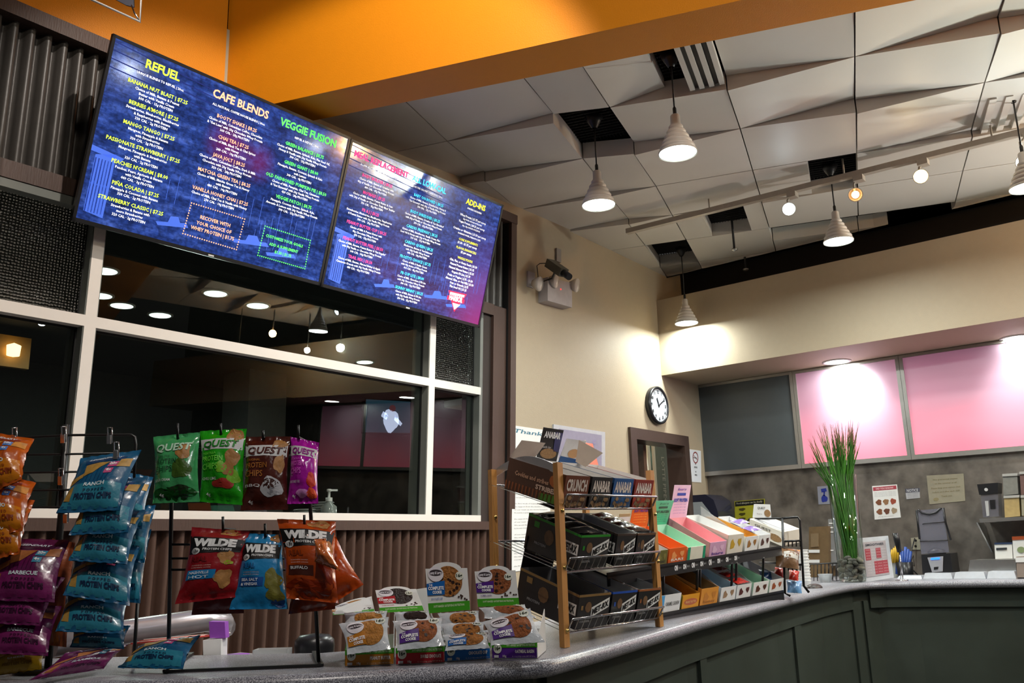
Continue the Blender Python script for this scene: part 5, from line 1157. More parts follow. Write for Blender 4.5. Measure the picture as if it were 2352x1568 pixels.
def brownside(m,fn):
    rs=random.Random(8); fk=lambda x,y:fn(x,y,2)
    m.text('Cookies and stribes',ink('c89878'),fk,.45,.6,h=.14,w=.6,bold=.03); m.text('STRIBES',ink('d8b8a0'),fk,.72,.38,h=.14,w=.35,bold=.04)
    for k in range(16): m.patch([(k/16,.28),(k/16+.03,.28),(k/16+.02,.02),(k/16+.005,.02)],ink('8a4a20'),fn,1,1)
    m.patch([(.62,.22),(.98,.3),(.98,.02),(.62,.02)],ink('4a7a1c'),fn,1,1)
    m.oval(.85,.7,.1,.2,ink('a85a20'),fn,10,2)
for k,((O,ex,ey,W),(c_,lab,mt,ih_,tt)) in enumerate(zip(rackslots(tiers[0],cutsT),spec)):
    u=up_t(ex,ey); 
    hd=[(.075,mat('tan_flap',(.72,.60,.52),.3),.9,None),(.10,DKB,.12,lambda m,fn:(m.text('ANABAR',ink('e8e8e8'),lambda x,y:fn(x,y,2),.5,.80,h=.18,w=.8,bold=.05),m.oval(.5,.22,.4,.16,mat('print_granola',0),fn,14,2),m.patch([(.62,.92),(.98,.9),(.98,.3),(.7,.3)],ink('3a3a6a'),fn,1,1),m.text('Death by',ink('d0d0d0'),lambda x,y:fn(x,y,2),.3,.42,h=.07,w=.5))),(.08,mat('white_gloss_card',(.75,.75,.75),.2),.35,lambda m,fn:(m.patch([(0,.25),(1,.15),(1,0),(0,0)],ink('16508c'),fn,1,1),m.oval(.6,.4,.3,.2,ink('c89a6a'),fn,12,2))),(.085,mat('red_flap',(.55,.10,.04),.3),-.8,lambda m,fn:(m.oval(.4,.5,.35,.3,ink('b0603a'),fn,14,2),m.text('20g',ink('f0d8d0'),lambda x,y:fn(x,y,2),.8,.8,h=.14,w=.2,bold=.03)))][k]
    carton('bar_box',lab,O,ex,ey,W,.30,.083,.088,mt,mt,cin,gM,anabar(ink(ih_),tt),brownside if k==0 else None,hd,u)
m=MB(); O=rackslots(tiers[0],[(.2,.3)])[0][0]+ABn*.26+Z*.18
m=MB(); hexpx(m,[(1330,1010),(1385,1040),(1345,1072),(1322,1060)],2.42,.003,mat('beige_card',(.72,.58,.46),.5)); small('folded_flap','beige folded box flap between the white and red flaps on the top tier','card flap',m)
gM='boxes on the middle tier of the oak rack'
cutM=[(.12,.42),(.50,.72),(.74,.97)]; ME=[('green trimmed black protein bar box, leftmost on the middle tier',ink('1f8a1a'),DKB,'top'),('black protein bar box with grey empty inside, middle tier',ink('3a2a24'),DKB,''),('black box full of dark wrapped bars at the right of the middle tier',ink('6a4a34'),DKB,'')]
for k,((O,ex,ey,W),(lab,ed,mt,_)) in enumerate(zip(rackslots(tiers[1],cutM),ME)):
    d_,s_=metrx(ed); t,f2=carton('bar_box',lab,O,ex,ey,W,.27,.088,.10,mt,mt,CARDIN,gM,d_,s_,None,up_t(ex,ey))
    if k!=1:
        for j in range(4): bar_pack('dark wrapped bar heaped in the '+('green trimmed' if k==0 else 'right-hand')+' box on the middle tier',f2,.004,.03+j*.055,.088+j*.004,W-.008,.06,foil('dark_wrapper','1c1a1a',.2) if k==0 else foil('brown_wrapper','2c1a16',.2),'dark bars on the middle tier',100+10*k+j)
    if k==0: bar_pack('crumpled black wrapped bars standing up behind the green trimmed box',f2,.01,.16,.13,W-.01,.09,foil('dark_wrapper',0,.2),'dark bars on the middle tier',140)
gM='boxes on the bottom tier of the oak rack'
cutL=[(.08,.40),(.42,.70),(.72,1.0)]; LO=[('black and gold protein bar box, leftmost on the bottom tier',ink('8a6a3a')),('blue trimmed black protein bar box, middle of the bottom tier',ink('1c4fae')),('brown trimmed black protein bar box, right end of the bottom tier',ink('9a5a2c'))]
for k,((O,ex,ey,W),(lab,ed)) in enumerate(zip(rackslots(tiers[2],cutL),LO)):
    d_,s_=metrx(ed); t,f2=carton('bar_box',lab,O,ex,ey,W,.30,.086,.10,DKB,DKB,CARDIN,gM,d_,s_,(.09,DKB,.1,(lambda m,fn:m.text('MET-RX',ink('d8d8d8'),lambda x,y:fn(x,y,2),.6,.5,h=.2,w=.5,bold=.05)) if k==0 else None) if k<1 else None,up_t(ex,ey))
    if k==0:
        for j in range(3): bar_pack('dark wrapped bar low in the black and gold box',f2,.006,.05+j*.07,.05,W-.012,.07,foil('dark_wrapper',0,.2),'bars in the black and gold box',150+j)
# ================================================================ BLACK TWO-TIER BAR RACK
def on_line(P0,P1,px):
    d=P1-P0; a=(P0-CAM).dot(RT)*F-(px-1176)*(P0-CAM).dot(FWD); b_=d.dot(RT)*F-(px-1176)*d.dot(FWD); return P0+d*(-a/b_)
U0,U1=hp(1500,1303,2.93),hp(1795,1256,3.9); W0,W1_=hp(1515,1413,2.97),hp(1800,1358,3.92)
tr=thing('two_tier_bar_rack','black two-tier counter rack with white logo strip, full of bar boxes','display rack',(onZ(1650,1390)))
e=(U1-U0).normalized(); eD=V((.397,.918,0)); eS=(eD+Z*.22).normalized()
U0e=on_line(U0,U1,1395)
for nm_,a_,b_,lh in (('upper_shelf',U0e,U1,.034),('lower_shelf',W0,W1_,.040)):
    m=MB(); m.hexa([a_-Z*lh,b_-Z*lh,b_-Z*lh+eD*.004,a_-Z*lh+eD*.004,a_+Z*.006,b_+Z*.006,b_+Z*.006+eD*.004,a_+Z*.006+eD*.004],BLK)
    m.hexa([a_-Z*.008,b_-Z*.008,b_+eS*.26-Z*.008,a_+eS*.26-Z*.008,a_-Z*.002,b_-Z*.002,b_+eS*.26-Z*.002,a_+eS*.26-Z*.002],BLK)
    if nm_=='lower_shelf': m.hexa([V((a_.x,a_.y,ZT+.001))+eD*.01,V((b_.x,b_.y,ZT+.001))+eD*.01,V((b_.x,b_.y,ZT+.001))+eD*.2,V((a_.x,a_.y,ZT+.001))+eD*.2,a_-Z*.03+eD*.01,b_-Z*.03+eD*.01,b_-Z*.01+eD*.2,a_-Z*.01+eD*.2],BLK)
    sh=m.build(nm_,tr)
    if nm_=='upper_shelf':
        m=MB()
        for k in range(8):
            p=on_line(U0,U1,1552+19.5*k); f2=lambda x,y,p=p:p+e*x+Z*y-V((0,.0012,0)); m.text('ON',ink('e0e0e0'),f2,0,-.013,h=.015 if k!=4 else .018,w=.026,bold=.06,shear=.2); m.text('bars',ink('a0a0a0'),f2,.028,-.013,h=.008,w=.02)
        m.build('logo_strip',sh)
for px in (1522,1600,1606,1680,1690,1752):
    a_=on_line(U0,U1,px)-Z*.03; b_=a_-Z*.13+e*.05+eD*.05; m=MB(); m.tube([a_,b_],.005,BLKW); m.build('strut',tr)
def tierbox(lab,x0,x1,line,hf,hb,D,fm,sm,inner,grp,dr=None,hd=None):
    a_=on_line(*line,x0)+Z*.002+eD*.006; b_=on_line(*line,x1)+Z*.002+eD*.006; ex=(b_-a_); Wd=ex.length; ex.normalize(); u=ex.cross(eS).normalized()
    return carton('bar_box',lab,a_,ex,eS,Wd*.97,D,hf,hb,fm,sm,inner,grp,dr,None,hd,u)
UL_=(U0,U1); LL_=(W0,W1_)
def hdr(t,c,lc): return lambda m,fn:(m.text(t,ink(c),lambda x,y:fn(x,y,2),.5,.88,h=.07,w=.5,bold=.01,shear=.2),m.patch([(.25,.76),(.75,.76),(.75,.68),(.25,.68)],ink(lc),fn,1,1),m.text('SOFT PROTEIN',ink(lc if lc!='ffffff' else c),lambda x,y:fn(x,y,2),.5,.54,h=.10,w=.8,bold=.05),[m.text('protein bar with no sugar',ink(c),lambda x,y,k=k:fn(x,y,2),.5,.42-.09*k,h=.035,w=.72) for k in range(4)])
def small_pic(c,t='',tc='3a3a3a'): return lambda m,fn:(m.oval(.3,.5,.14,.25,ink(c),fn,8,2,.15),m.oval(.75,.6,.12,.2,ink(c),fn,8,2,.15),m.text(t,ink(tc),lambda x,y:fn(x,y,2),.5,.25,h=.16,w=.7,bold=.02) if t else None)
gU='bar boxes on the upper shelf of the black rack'; gL='bar boxes on the lower shelf of the black rack'
cm_=lambda n_,h,r=.45:mat(n_,h,r,noise=.04)
tierbox('olive and cream bar box with white header, leftmost on the upper shelf',1508,1534,UL_,.050,.075,.24,cm_('olive_card','6f6a34'),cm_('tan_card','b8a078'),cin,gU,small_pic('8a8044','COCONUT'),(.055,cm_('tan_card',0),.1,lambda m,fn:(m.patch([(.02,.8),(.98,.8),(.98,.15),(.02,.15)],ink('e8e8e8'),fn,1,1),m.text('bars',ink('505050'),lambda x,y:fn(x,y,2),.5,.48,h=.2,w=.5,shear=.2))))
tierbox('bright orange bar box with tall orange header on the upper shelf',1536,1578,UL_,.052,.08,.24,cm_('orange_card','e0621c'),cm_('orange_card',0),cm_('orange_inside','e88a4a'),gU,small_pic('f0a060','BARS','fff0e0'),(.11,cm_('orange_hdr','e86a10'),.12,hdr('bars','ffe070','6a2c8a')))
tierbox('white bar box with mint green header on the upper shelf',1580,1622,UL_,.048,.08,.24,cm_('ivory_card','e8e4d0'),cm_('ivory_card',0),cm_('mint_inside','bfe6cf'),gU,lambda m,fn:(m.patch([(0,1),(.14,1),(.14,0),(0,0)],ink('1f9a70'),fn,1,1),m.patch([(.86,1),(1,1),(1,0),(.86,0)],ink('1f9a70'),fn,1,1)),(.10,cm_('mint_hdr','5cc79c'),.3,hdr('bars','1a5a44','1a5a44')))
tierbox('pale pink bar box with tall pink header on the upper shelf',1630,1669,UL_,.055,.10,.25,cm_('lilac_card','d8a8c8'),cm_('rose_card','d0a0a4'),cm_('pink_inside','f0b0b4'),gU,small_pic('e8c0d8','bars','6a4a9a'),(.13,cm_('pink_hdr','ecc4dc'),.05,hdr('bars','8a5ab0','3a4aa8')))
tierbox('cream and yellow bar box on the upper shelf, right of the pink one',1671,1708,UL_,.075,.10,.28,cm_('cream_card','e4dccc'),cm_('cream_card',0),CARDW,gU,small_pic('c8a030'))
tierbox('white bar box with cookie pictures and clear lid on the upper shelf',1712,1742,UL_,.060,.09,.28,CARDW,cm_('cream_card',0),cm_('yellow_in','d8a850'),gU,small_pic('a07038'))
t,f2=tierbox('white bar box with purple wrapped bars on top, right end of the upper shelf',1744,1770,UL_,.060,.09,.26,CARDW,CARDW,CARDW,gU,small_pic('5a3a34'))
for j in range(2): bar_pack('white and purple wrapped bar on top of the right-hand box of the upper shelf',f2,-.05+.03*j,.03+.09*j,.075+.012*j,.14,.06,foil('white_purple_wrapper','8a70b8',.2),'purple bars on the upper shelf',160+j)
tierbox('blue and white caramel cashew box, leftmost on the lower shelf',1517,1564,LL_,.060,.085,.24,CARDW,cm_('sky_card','4aa0d8'),CARDIN,gL,lambda m,fn:(m.patch([(0,1),(.16,1),(.16,0),(0,0)],ink('4aa0d8'),fn,1,1),m.text('CARAMEL CASHEW',ink('50504a'),lambda x,y:fn(x,y,2),.58,.5,h=.2,w=.7,bold=.02)))
tierbox('yellow bar box with red oval label on the lower shelf',1567,1607,LL_,.050,.085,.24,cm_('yellow_card','e09a18'),cm_('yellow_card',0),cm_('yellow_inside','d89a30'),gL,lambda m,fn:(m.oval(.5,.5,.4,.22,ink('c0603a'),fn,16,1),m.text('PEANUT BUTTER',ink('e8c080'),lambda x,y:fn(x,y,2),.5,.5,h=.14,w=.6,bold=.02)))
tierbox('amber orange bar box on the lower shelf',1609,1650,LL_,.062,.09,.27,cm_('amber_card','dc9436'),cm_('amber_card',0),cm_('tan_card',0),gL,small_pic('c88030','honey','a86820'),(.0601,cm_('amber_card',0),.1,None))
tierbox('pale blue and white bar box, fourth on the lower shelf',1655,1691,LL_,.055,.09,.26,CARDW,cm_('pale_blue_card','c0d4e0'),cm_('pale_blue_card',0),gL,small_pic('a08060'))
t,f2=tierbox('white bar box with red wrapped bars, lower shelf',1692,1726,LL_,.055,.09,.26,CARDW,CARDW,CARDW,gL,small_pic('5a3030'))
for j in range(4): bar_pack('red and white wrapped bar in the white box of the lower shelf',f2,-.0,.0+.06*j,.062+.012*j,.12,.06,foil('red_wrapper','b8281c',.25),'red bars on the lower shelf',170+j)
tierbox('mint and white bar box with chocolate picture on the lower shelf',1730,1766,LL_,.055,.09,.27,CARDW,cm_('mint_card','a8d8c0'),cm_('mint_inside',0),gL,small_pic('5a3428'))
tierbox('white bar box with brown and orange spots, right end of the lower shelf',1768,1800,LL_,.055,.09,.27,CARDW,CARDW,CARDIN,gL,small_pic('a0522c'))
# acrylic dividers
for k,(px,ln) in enumerate(((1653,LL_),(1728,LL_),(1710,UL_))):
    p=on_line(*ln,px); m=MB(); m.hexa([p,p+e*.002,p+e*.002+eS*.25,p+eS*.25,p+Z*.06,p+e*.002+Z*.06,p+e*.002+eS*.25+Z*.14,p+eS*.25+Z*.14],cl2); tag(m.build('clear_divider'),['clear plastic divider right of the amber box','clear plastic divider beside the mint box','clear plastic divider on the upper shelf beside the cream box'][k],'divider')
# ================================================================ BLACK WIRE RACK at the end
wr=thing('wire_basket_rack','small black three-tier wire rack at the far end of the bar boxes','display rack',onZ(1820,1360)); Hq=3.95
m=MB(); P=lambda x,y,H=Hq:hp(x,y,H)
m.tube([P(1797,1190),P(1803,1362),P(1815,1368)],.0055,BLKW); m.build('post',wr)
m=MB(); m.tube([P(1797,1190),P(1832,1187),P(1837,1195),P(1846,1345),P(1858,1360)],.0055,BLKW); m.build('post',wr)
m=MB(); m.tube([P(1718,1230,4.15),P(1717,1196,4.15),P(1722,1191,4.15),P(1797,1190)],.0045,BLKW); m.build('top_wire',wr)
for y in (1237,1292): 
    m=MB(); m.tube([P(1745,y,4.15),P(1800,y)],.005,BLKW); m.tube([P(1800,y+6),P(1842,y+4)],.005,BLKW)
    for j in range(5): m.tube([P(1802+j*9,y+5),P(1802+j*9,y+18)],.003,BLKW)
    m.build('shelf_wires',wr)
def cart4(lab,name,P4,H,D,mt,dr=None,cat='snack box',grp=None):
    q=[hp(*p,H) for p in P4]; m=MB(); o=eD*D; m.hexa([q[3]+o,q[2]+o,q[2],q[3],q[0]+o,q[1]+o,q[1],q[0]],mt)
    if dr: dr(m,lambda x,y,k=1:(q[3]*(1-x)+q[2]*x)*(1-y)+(q[0]*(1-x)+q[1]*x)*y-FH*.0012*k)
    return tag(m.build(name),lab,cat,grp)
def qst(m,fn): m.text('QUEST',ink('2a2420'),lambda x,y:fn(x,y,2),.40,.72,h=.16,w=.5,bold=.01); m.oval(.78,.38,.2,.26,mat('print_granola',0),fn,12,2); m.text('bars',ink('6a5a50'),lambda x,y:fn(x,y,2),.3,.3,h=.1,w=.3)
cart4('white header flap reading QUEST standing behind the wire rack','box_header',[(1735,1157),(1769,1158),(1772,1192),(1732,1188)],4.1,.01,CARDW,qst)
tQ=thing('bar_box','long cream box reading QUEST tilted on top of the black wire rack','snack box',hp(1760,1240,4.0))
q=[hp(*p,H_) for p,H_ in (((1722,1191),4.1),((1798,1222),3.95),((1796,1254),3.95),((1722,1222),4.1))]; o=hp(1837,1214,4.02)-q[1]
m=MB(); m.hexa([q[3],q[2],q[2]+o,q[3]+o,q[0],q[1],q[1]+o,q[0]+o],cm_('cream_card',0)); m.patch([(.08,.1),(.92,.04),(.92,.9),(.08,.94)],CARDIN,lambda x,y:(q[0]+o*y)*(1-x)+(q[1]+o*y)*x+Z*.001,2,2); qst(m,lambda x,y,k=1:(q[3]*(1-x)+q[2]*x)*(1-y)+(q[0]*(1-x)+q[1]*x)*y-FH*.0015*k); m.build('carton_body',tQ)
BRN=foil('kraft_brown_foil','6a4a2c',.4)
bag('chip_bag','brown bag in the middle basket of the black wire rack',None,Q([(1775,1256),(1838,1262),(1836,1308),(1782,1300)],3.98,3.9),.03,BRN,lambda m,fn:(m.patch([(.3,-.4),(.95,-.35),(.95,-.65),(.3,-.7)],ink('a8a49c'),fn,4,2),m.patch([(0,-.05),(1,-.05),(1,-.3),(.1,-.2)],ink('b8783c'),fn,4,2)),181,N=10)
for k,(P4,c,l) in enumerate((([(1780,1302),(1800,1306),(1800,1330),(1776,1322)],'a82018','red snack packet under the middle basket of the wire rack'),([(1806,1332),(1842,1334),(1842,1362),(1808,1360)],'6a9ac8','pale blue packet in the bottom of the wire rack'),([(1742,1306),(1790,1316),(1786,1340),(1744,1328)],'1c4a80','dark blue packet left of the bottom basket'),([(1812,1308),(1836,1312),(1834,1334),(1812,1330)],'c03020','red and white packet behind the right post of the wire rack'))):
    bag('snack_packet',l,'packets on the black wire rack',Q(P4,4.02,3.97),.02,foil('pk_'+c,c,.3),None,185+k,N=8)
# ================================================================ FAR COUNTER ITEMS
def at(px,py,X): return onX(px,py,X)
# cup tower
p=onZ(1853,1345); s_=hp(1853,1345,1).length
m=MB(); P0=onZ(1850,1345)
for k in range(11): m.lathe([(.024,.016*k),(.033,.016*k+.028),(.034,.016*k+.030),(.03,.016*k+.028),(.022,.016*k+.002)],WHT,P0,16)
tag(m.build('cup_stack'),'tall stack of white cups behind the black wire rack','cups')
m=MB(); P0=onZ(1870,1350); m.grid(lambda u,v:P0+V((.045*math.cos(2*PI*u)*math.sin(PI*v/2)*1.2,.04*math.sin(2*PI*u)*math.sin(PI*v/2),.022*math.cos(PI*v/2))),16,6,mat('dark_brown_plastic',(.035,.025,.022),.4)); tag(m.build('card_reader'),'low dark rounded device on the counter beside the wire rack','device')
# wire basket
bk=thing('wire_basket','small black wire basket behind the wire rack','basket',onZ(1885,1334))
a_,b_,c_,d_=[onX(x,y,5.35) for x,y in ((1852,1296),(1922,1293),(1922,1334),(1852,1338))]; o=V((.18,0,0)); m=MB()
m.tube([a_,b_,b_+o,a_+o],.003,BLKW,closed=True); m.tube([d_,c_,c_+o,d_+o],.003,BLKW,closed=True); m.build('rim_wire',bk)
m=MB()
for k in range(9): t_=k/8; m.tube([a_.lerp(b_,t_),d_.lerp(c_,t_)],.002,BLKW,4); m.tube([(a_+o).lerp(b_+o,t_),(d_+o).lerp(c_+o,t_)],.002,BLKW,4)
m.build('side_wires',bk)
m=MB(); P0=onZ(1897,1337); m.lathe([(.03,0),(.04,.045),(.042,.047),(.038,.045),(.028,.003),(0,.003)],cl2,P0,20); tag(m.build('clear_cup'),'small clear plastic cup in front of the wire basket','cup')
# wooden holder & grey dispenser
wh=thing('wooden_lid_holder','brown wooden holder with white label strips left of the vase','holder',onX(1880,1296,5.9))
def quadX(m,P4,X,d,mt): q=[onX(*p,X) for p in P4]; o=V((d,0,0)); m.hexa([q[3]+o,q[2]+o,q[2],q[3],q[0]+o,q[1]+o,q[1],q[0]],mt)
BW=mat('brown_holder',(.16,.10,.045),.5,noise=.15)
m=MB(); quadX(m,[(1858,1210),(1903,1208),(1904,1323),(1857,1326)],5.88,.12,BW); m.build('body',wh)
for k,(y0,y1) in enumerate(((1262,1269),(1285,1292))): m=MB(); quadX(m,[(1857,y0),(1882,y0),(1882,y1),(1857,y1)],5.874,.005,PAPER); m.build('label_strip',wh)
m=MB(); quadX(m,[(1862,1225),(1880,1224),(1880,1255),(1862,1256)],5.872,.006,mat('brown_holder_light',(.22,.15,.08),.5)); m.build('lid_slot',wh)
m=MB(); quadX(m,[(1902,1192),(1922,1190),(1922,1298),(1903,1300)],5.92,.08,mat('grey_clear_plastic',(.25,.25,.25),.25)); 
for y in (1200,1210,1220,1262): quadX(m,[(1904,y),(1914,y),(1914,y+3),(1904,y+3)],5.915,.004,PAPER)
tag(m.build('cup_dispenser'),'grey see-through cup dispenser just left of the vase','dispenser')
# vase
vc=onZ(1957,1338)+V((.08,.02,0)); H=V((vc.x,vc.y,0)).dot(FH); vt=hp(1952,1090,H).z-ZT; vr=.070
vs=thing('glass_vase','tall clear glass cylinder vase with stones and grass stems on the counter corner','vase',vc)
vg=bpy.data.materials.new('vase_glass');vg.use_nodes=True;mk_glass(vg,.02,(.86,.90,.88))
m=MB(); m.lathe([(0,.004),(vr,.004),(vr+.004,.03),(vr+.012,vt),(vr+.008,vt)],vg,vc,32); m.build('glass_wall',vs)
st0=None; rs=random.Random(4)
for k in range(44):
    a_=rs.random()*2*PI; r_=.058*math.sqrt(rs.random()); z=.02+.115*rs.random(); c0_=vc+V((r_*math.cos(a_),r_*math.sin(a_),z))
    if st0 is None or k<4:
        m=MB(); mt=mat('river_stone_%d'%(k%3),[(.26,.24,.2),(.36,.33,.28),(.18,.17,.15)][k%3],.5,noise=.2)
        sx,sy,sz=.020+rs.random()*.008,.017,.012
        m.grid(lambda u,v:c0_+V((sx*math.cos(2*PI*u)*math.sin(PI*v),sy*math.sin(2*PI*u)*math.sin(PI*v),sz*math.cos(PI*v))),12,8,mt); o=m.build('river_stone',org=c0_); tag(o,'smooth grey river stone in the bottom of the glass vase','stone','stones in the vase'); 
        st0=st0 or []; st0.append(o)
    else:
        o=st0[k%4].copy(); COL.objects.link(o); o.location=c0_; o.rotation_euler=(rs.random()*.8,rs.random()*.8,rs.random()*6)
gt=hp(1945,962,H).z-ZT
for b_i,(tx,ty,n_) in enumerate(((-.15,-.10,16),(-.085,-.05,14),(-.005,.0,46),(.035,-.02,20),(.10,.09,36))):
    m=MB(); gm=mat('grass_stem_%d'%(b_i%2),[(.035,.13,.012),(.055,.19,.02)][b_i%2],.45,noise=.25); tip=mat('grass_tip',(.13,.075,.03),.6)
    for k in range(n_):
        a_=rs.random()*2*PI; r0=.035*math.sqrt(rs.random()); top=gt*(.80+.2*rs.random()) if b_i!=0 else gt*(.72+.2*rs.random())
        lat=_r*(tx*1.0+rs.uniform(-.022,.022))+FH*rs.uniform(-.05,.05)
        p0=vc+V((r0*math.cos(a_),r0*math.sin(a_),.10)); mid=vc+_r*(tx*.42)+V((.018*math.cos(a_),.018*math.sin(a_),vt*.9)); tp=vc+lat+Z*top
        pm=mid.lerp(tp,.45)
        m.tube([p0,p0.lerp(mid,.5)+_r*rs.uniform(-.01,.01),mid,pm],[.0032,.0034,.0032,.0026],gm,5,cap=False); m.tube([pm,pm.lerp(tp,.6)],[.0026,.0017],gm,4,cap=False); m.tube([pm.lerp(tp,.6),tp],[.0017,.0004],tip,4,cap=False)
        for j in range(3):
            q_=pm.lerp(tp,.3+.2*j); m.tube([q_,q_+(tp-pm)*.28+_r*rs.uniform(-.012,.012)],[.0013,.0003],tip if j else gm,3,cap=False)
    o=m.build('grass_bunch'); tag(o,['thin leftmost bunch of artificial grass leaning out of the vase','narrow bunch of grass left of the centre of the vase','thickest central bunch of tall green grass in the vase','dense bunch of grass just right of the vase centre','bunch of grass leaning right out of the vase'][b_i],'grass','bunches of grass in the vase',None)
# acrylic menu frame
mf=thing('price_list_stand','white framed price list standing in front of the vase','menu stand',onZ(2015,1334))
q=[onP(*p,onZ(2015,1334),FH) for p in ((1971,1236),(2040,1230),(2053,1326),(1984,1337))]; 
m=MB(); hexa4=lambda m,q,d0,d1,mt:m.hexa([q[3]+FH*d1,q[2]+FH*d1,q[2]+FH*d0,q[3]+FH*d0,q[0]+FH*d1,q[1]+FH*d1,q[1]+FH*d0,q[0]+FH*d0],mt)
hexa4(m,q,0,.02,mat('silver_white_frame',(.62,.64,.68),.35)); m.build('frame',mf)
fn=lambda x,y,k=1:(q[0]*(1-x)+q[1]*x)*(1+y)+(q[3]*(1-x)+q[2]*x)*(-y)-FH*.002*k
m=MB(); m.patch([(.12,-.1),(.88,-.1),(.88,-.9),(.12,-.9)],ink('b8b0b4'),fn,2,2)
for (x0,y0,x1,y1) in ((.16,-.26,.34,-.52),(.52,-.26,.68,-.5),(.42,-.56,.86,-.86)): m.patch([(x0,y0),(x1,y0),(x1,y1),(x0,y1)],ink('b0505a'),lambda x,y:fn(x,y,1.5),1,1)
m.text('SMOOTHIES',ink('404048'),lambda x,y:fn(x,y,2),.5,-.17,h=.05,w=.6,bold=.02)
for j in range(9):
    for x in (.25,.43,.60,.78): m.text('$7.25 item',ink('e8e0e0'),lambda x_,y_:fn(x_,y_,2.4),x,-.29-.065*j,h=.015,w=.13)
m.build('price_list',mf)
# frother / knife
kn=thing('milk_frother','black handled frother standing on a thin chrome stand beside the price list','frother',onZ(2074,1333)); X0=onZ(2072,1333).x
Px=lambda x,y,X=X0:onX(x,y,X)
m=MB(); m.tube([Px(2056,1224),Px(2060,1240),Px(2066,1268)],[.016,.018,.012],BLK,12); m.build('handle',kn)
m=MB(); m.tube([Px(2066,1268),Px(2074,1330)],.004,CHR); m.tube([Px(2066,1270),Px(2070,1300),Px(2068,1331)],.002,CHR); m.lathe([(.035,0),(.035,.004),(0,.005)],CHR,V((X0,Px(2072,1332).y,ZT+.001)),16); m.build('wire_stand',kn)
YLW=mat('yellow_plastic',(.6,.36,.02),.4); BLU=mat('blue_plastic',(.02,.07,.32),.4)
for k in range(4): m=MB(); m.tube([onX(2050+k*4,1262-k*4,5.85),onX(2044+k*6,1292,5.85)],.008,YLW,8); tag(m.build('yellow_utensil'),'yellow plastic utensil standing behind the price list','utensil','yellow utensils')
for k in range(6): m=MB(); m.tube([onX(2062+k*6,1256+(k%3)*5,5.88),onX(2060+k*5,1318,5.84)],.009,BLU,8); tag(m.build('blue_utensil'),'blue plastic scoop handle standing left of the blender','utensil','blue utensils')
m=MB(); q_=onX(2080,1318,5.86); m.lathe([(.045,0),(.05,.09),(.045,.09),(.04,.005)],BLK,V((q_.x,q_.y,ZT+.001)),18); tag(m.build('utensil_pot'),'black pot holding blue handles left of the blender','pot')
m=MB(); m.tube([onX(2101,1236,6.06),onX(2094,1262,6.0),onX(2088,1290,5.98),onX(2100,1300,5.98),onX(2098,1276,5.98),onX(2088,1300,5.98),onX(2110,1322,5.98)],.004,BLK); tag(m.build('power_cable'),'black cable looping from the outlet to the blender','cable')
m=MB(); P0=onZ(2056,1326); m.box((P0.x+.03,P0.y-.025,ZT+.001),(P0.x+.07,P0.y+.025,ZT+.10),mat('pale_bottle',(.55,.56,.5),.4)); tag(m.build('spray_bottle'),'small pale bottle with yellow base behind the price list','bottle')
# blender
bc=onX(2150,1312,5.80); bc.z=ZT+.001
bl=thing('blender','commercial blender with black base and tall clear sound hood','blender',bc); sc_=.058/1
def bx(m,P4,X,d,mt): quadX(m,P4,X,d,mt)
m=MB(); P4=[(2116,1274),(2182,1270),(2189,1318),(2119,1318)]; bx(m,P4,5.72,.17,BLK); m.build('base',bl)
m=MB(); bx(m,[(2130,1280),(2166,1277),(2165,1312),(2141,1314)],5.712,.01,mat('silver_face',(.35,.35,.38),.35)); bx(m,[(2138,1281),(2158,1279.5),(2158,1284),(2138,1285.5)],5.708,.005,glow('blue_display','2a7cff',1.6)); bx(m,[(2145,1302),(2155,1301),(2154,1307),(2145,1308)],5.708,.005,BLK); m.build('control_panel',bl)
HOOD=mat('smoky_hood_plastic',(.20,.20,.25),.15,alpha=.38,noise=.02)
h4=[(2106,1172),(2166,1167),(2181,1238),(2114,1242)]; q=[onX(*p,5.72) for p in h4]
m=MB(); bx(m,[(2106,1172),(2166,1167),(2180,1268),(2116,1272)],5.72,.003,HOOD); m.build('hood_pane',bl); m=MB(); bx(m,[(2106,1172),(2166,1167),(2180,1268),(2116,1272)],5.88,.003,HOOD); m.build('hood_pane',bl)
m=MB(); rim=[(2112,1238),(2105,1172),(2110,1170),(2118,1178),(2135,1181),(2150,1177),(2160,1167),(2167,1166),(2172,1200),(2184,1240)]
m.tube([onX(*p,5.715) for p in rim],.006,BLK,8); m.tube([onX(2119,1204,5.715),onX(2122,1202,5.715),onX(2174,1198,5.715)],.003,BLK,6); m.tube([onX(2113,1243,5.715),onX(2178,1240,5.715)],.003,BLK,6)
m.build('hood_gasket',bl)
m=MB(); q_=onX(2152,1271,5.80); m.lathe([(.05,0),(.05,.015),(.025,.03),(0,.035)],BLK,q_,18); m.build('blade_hub',bl)
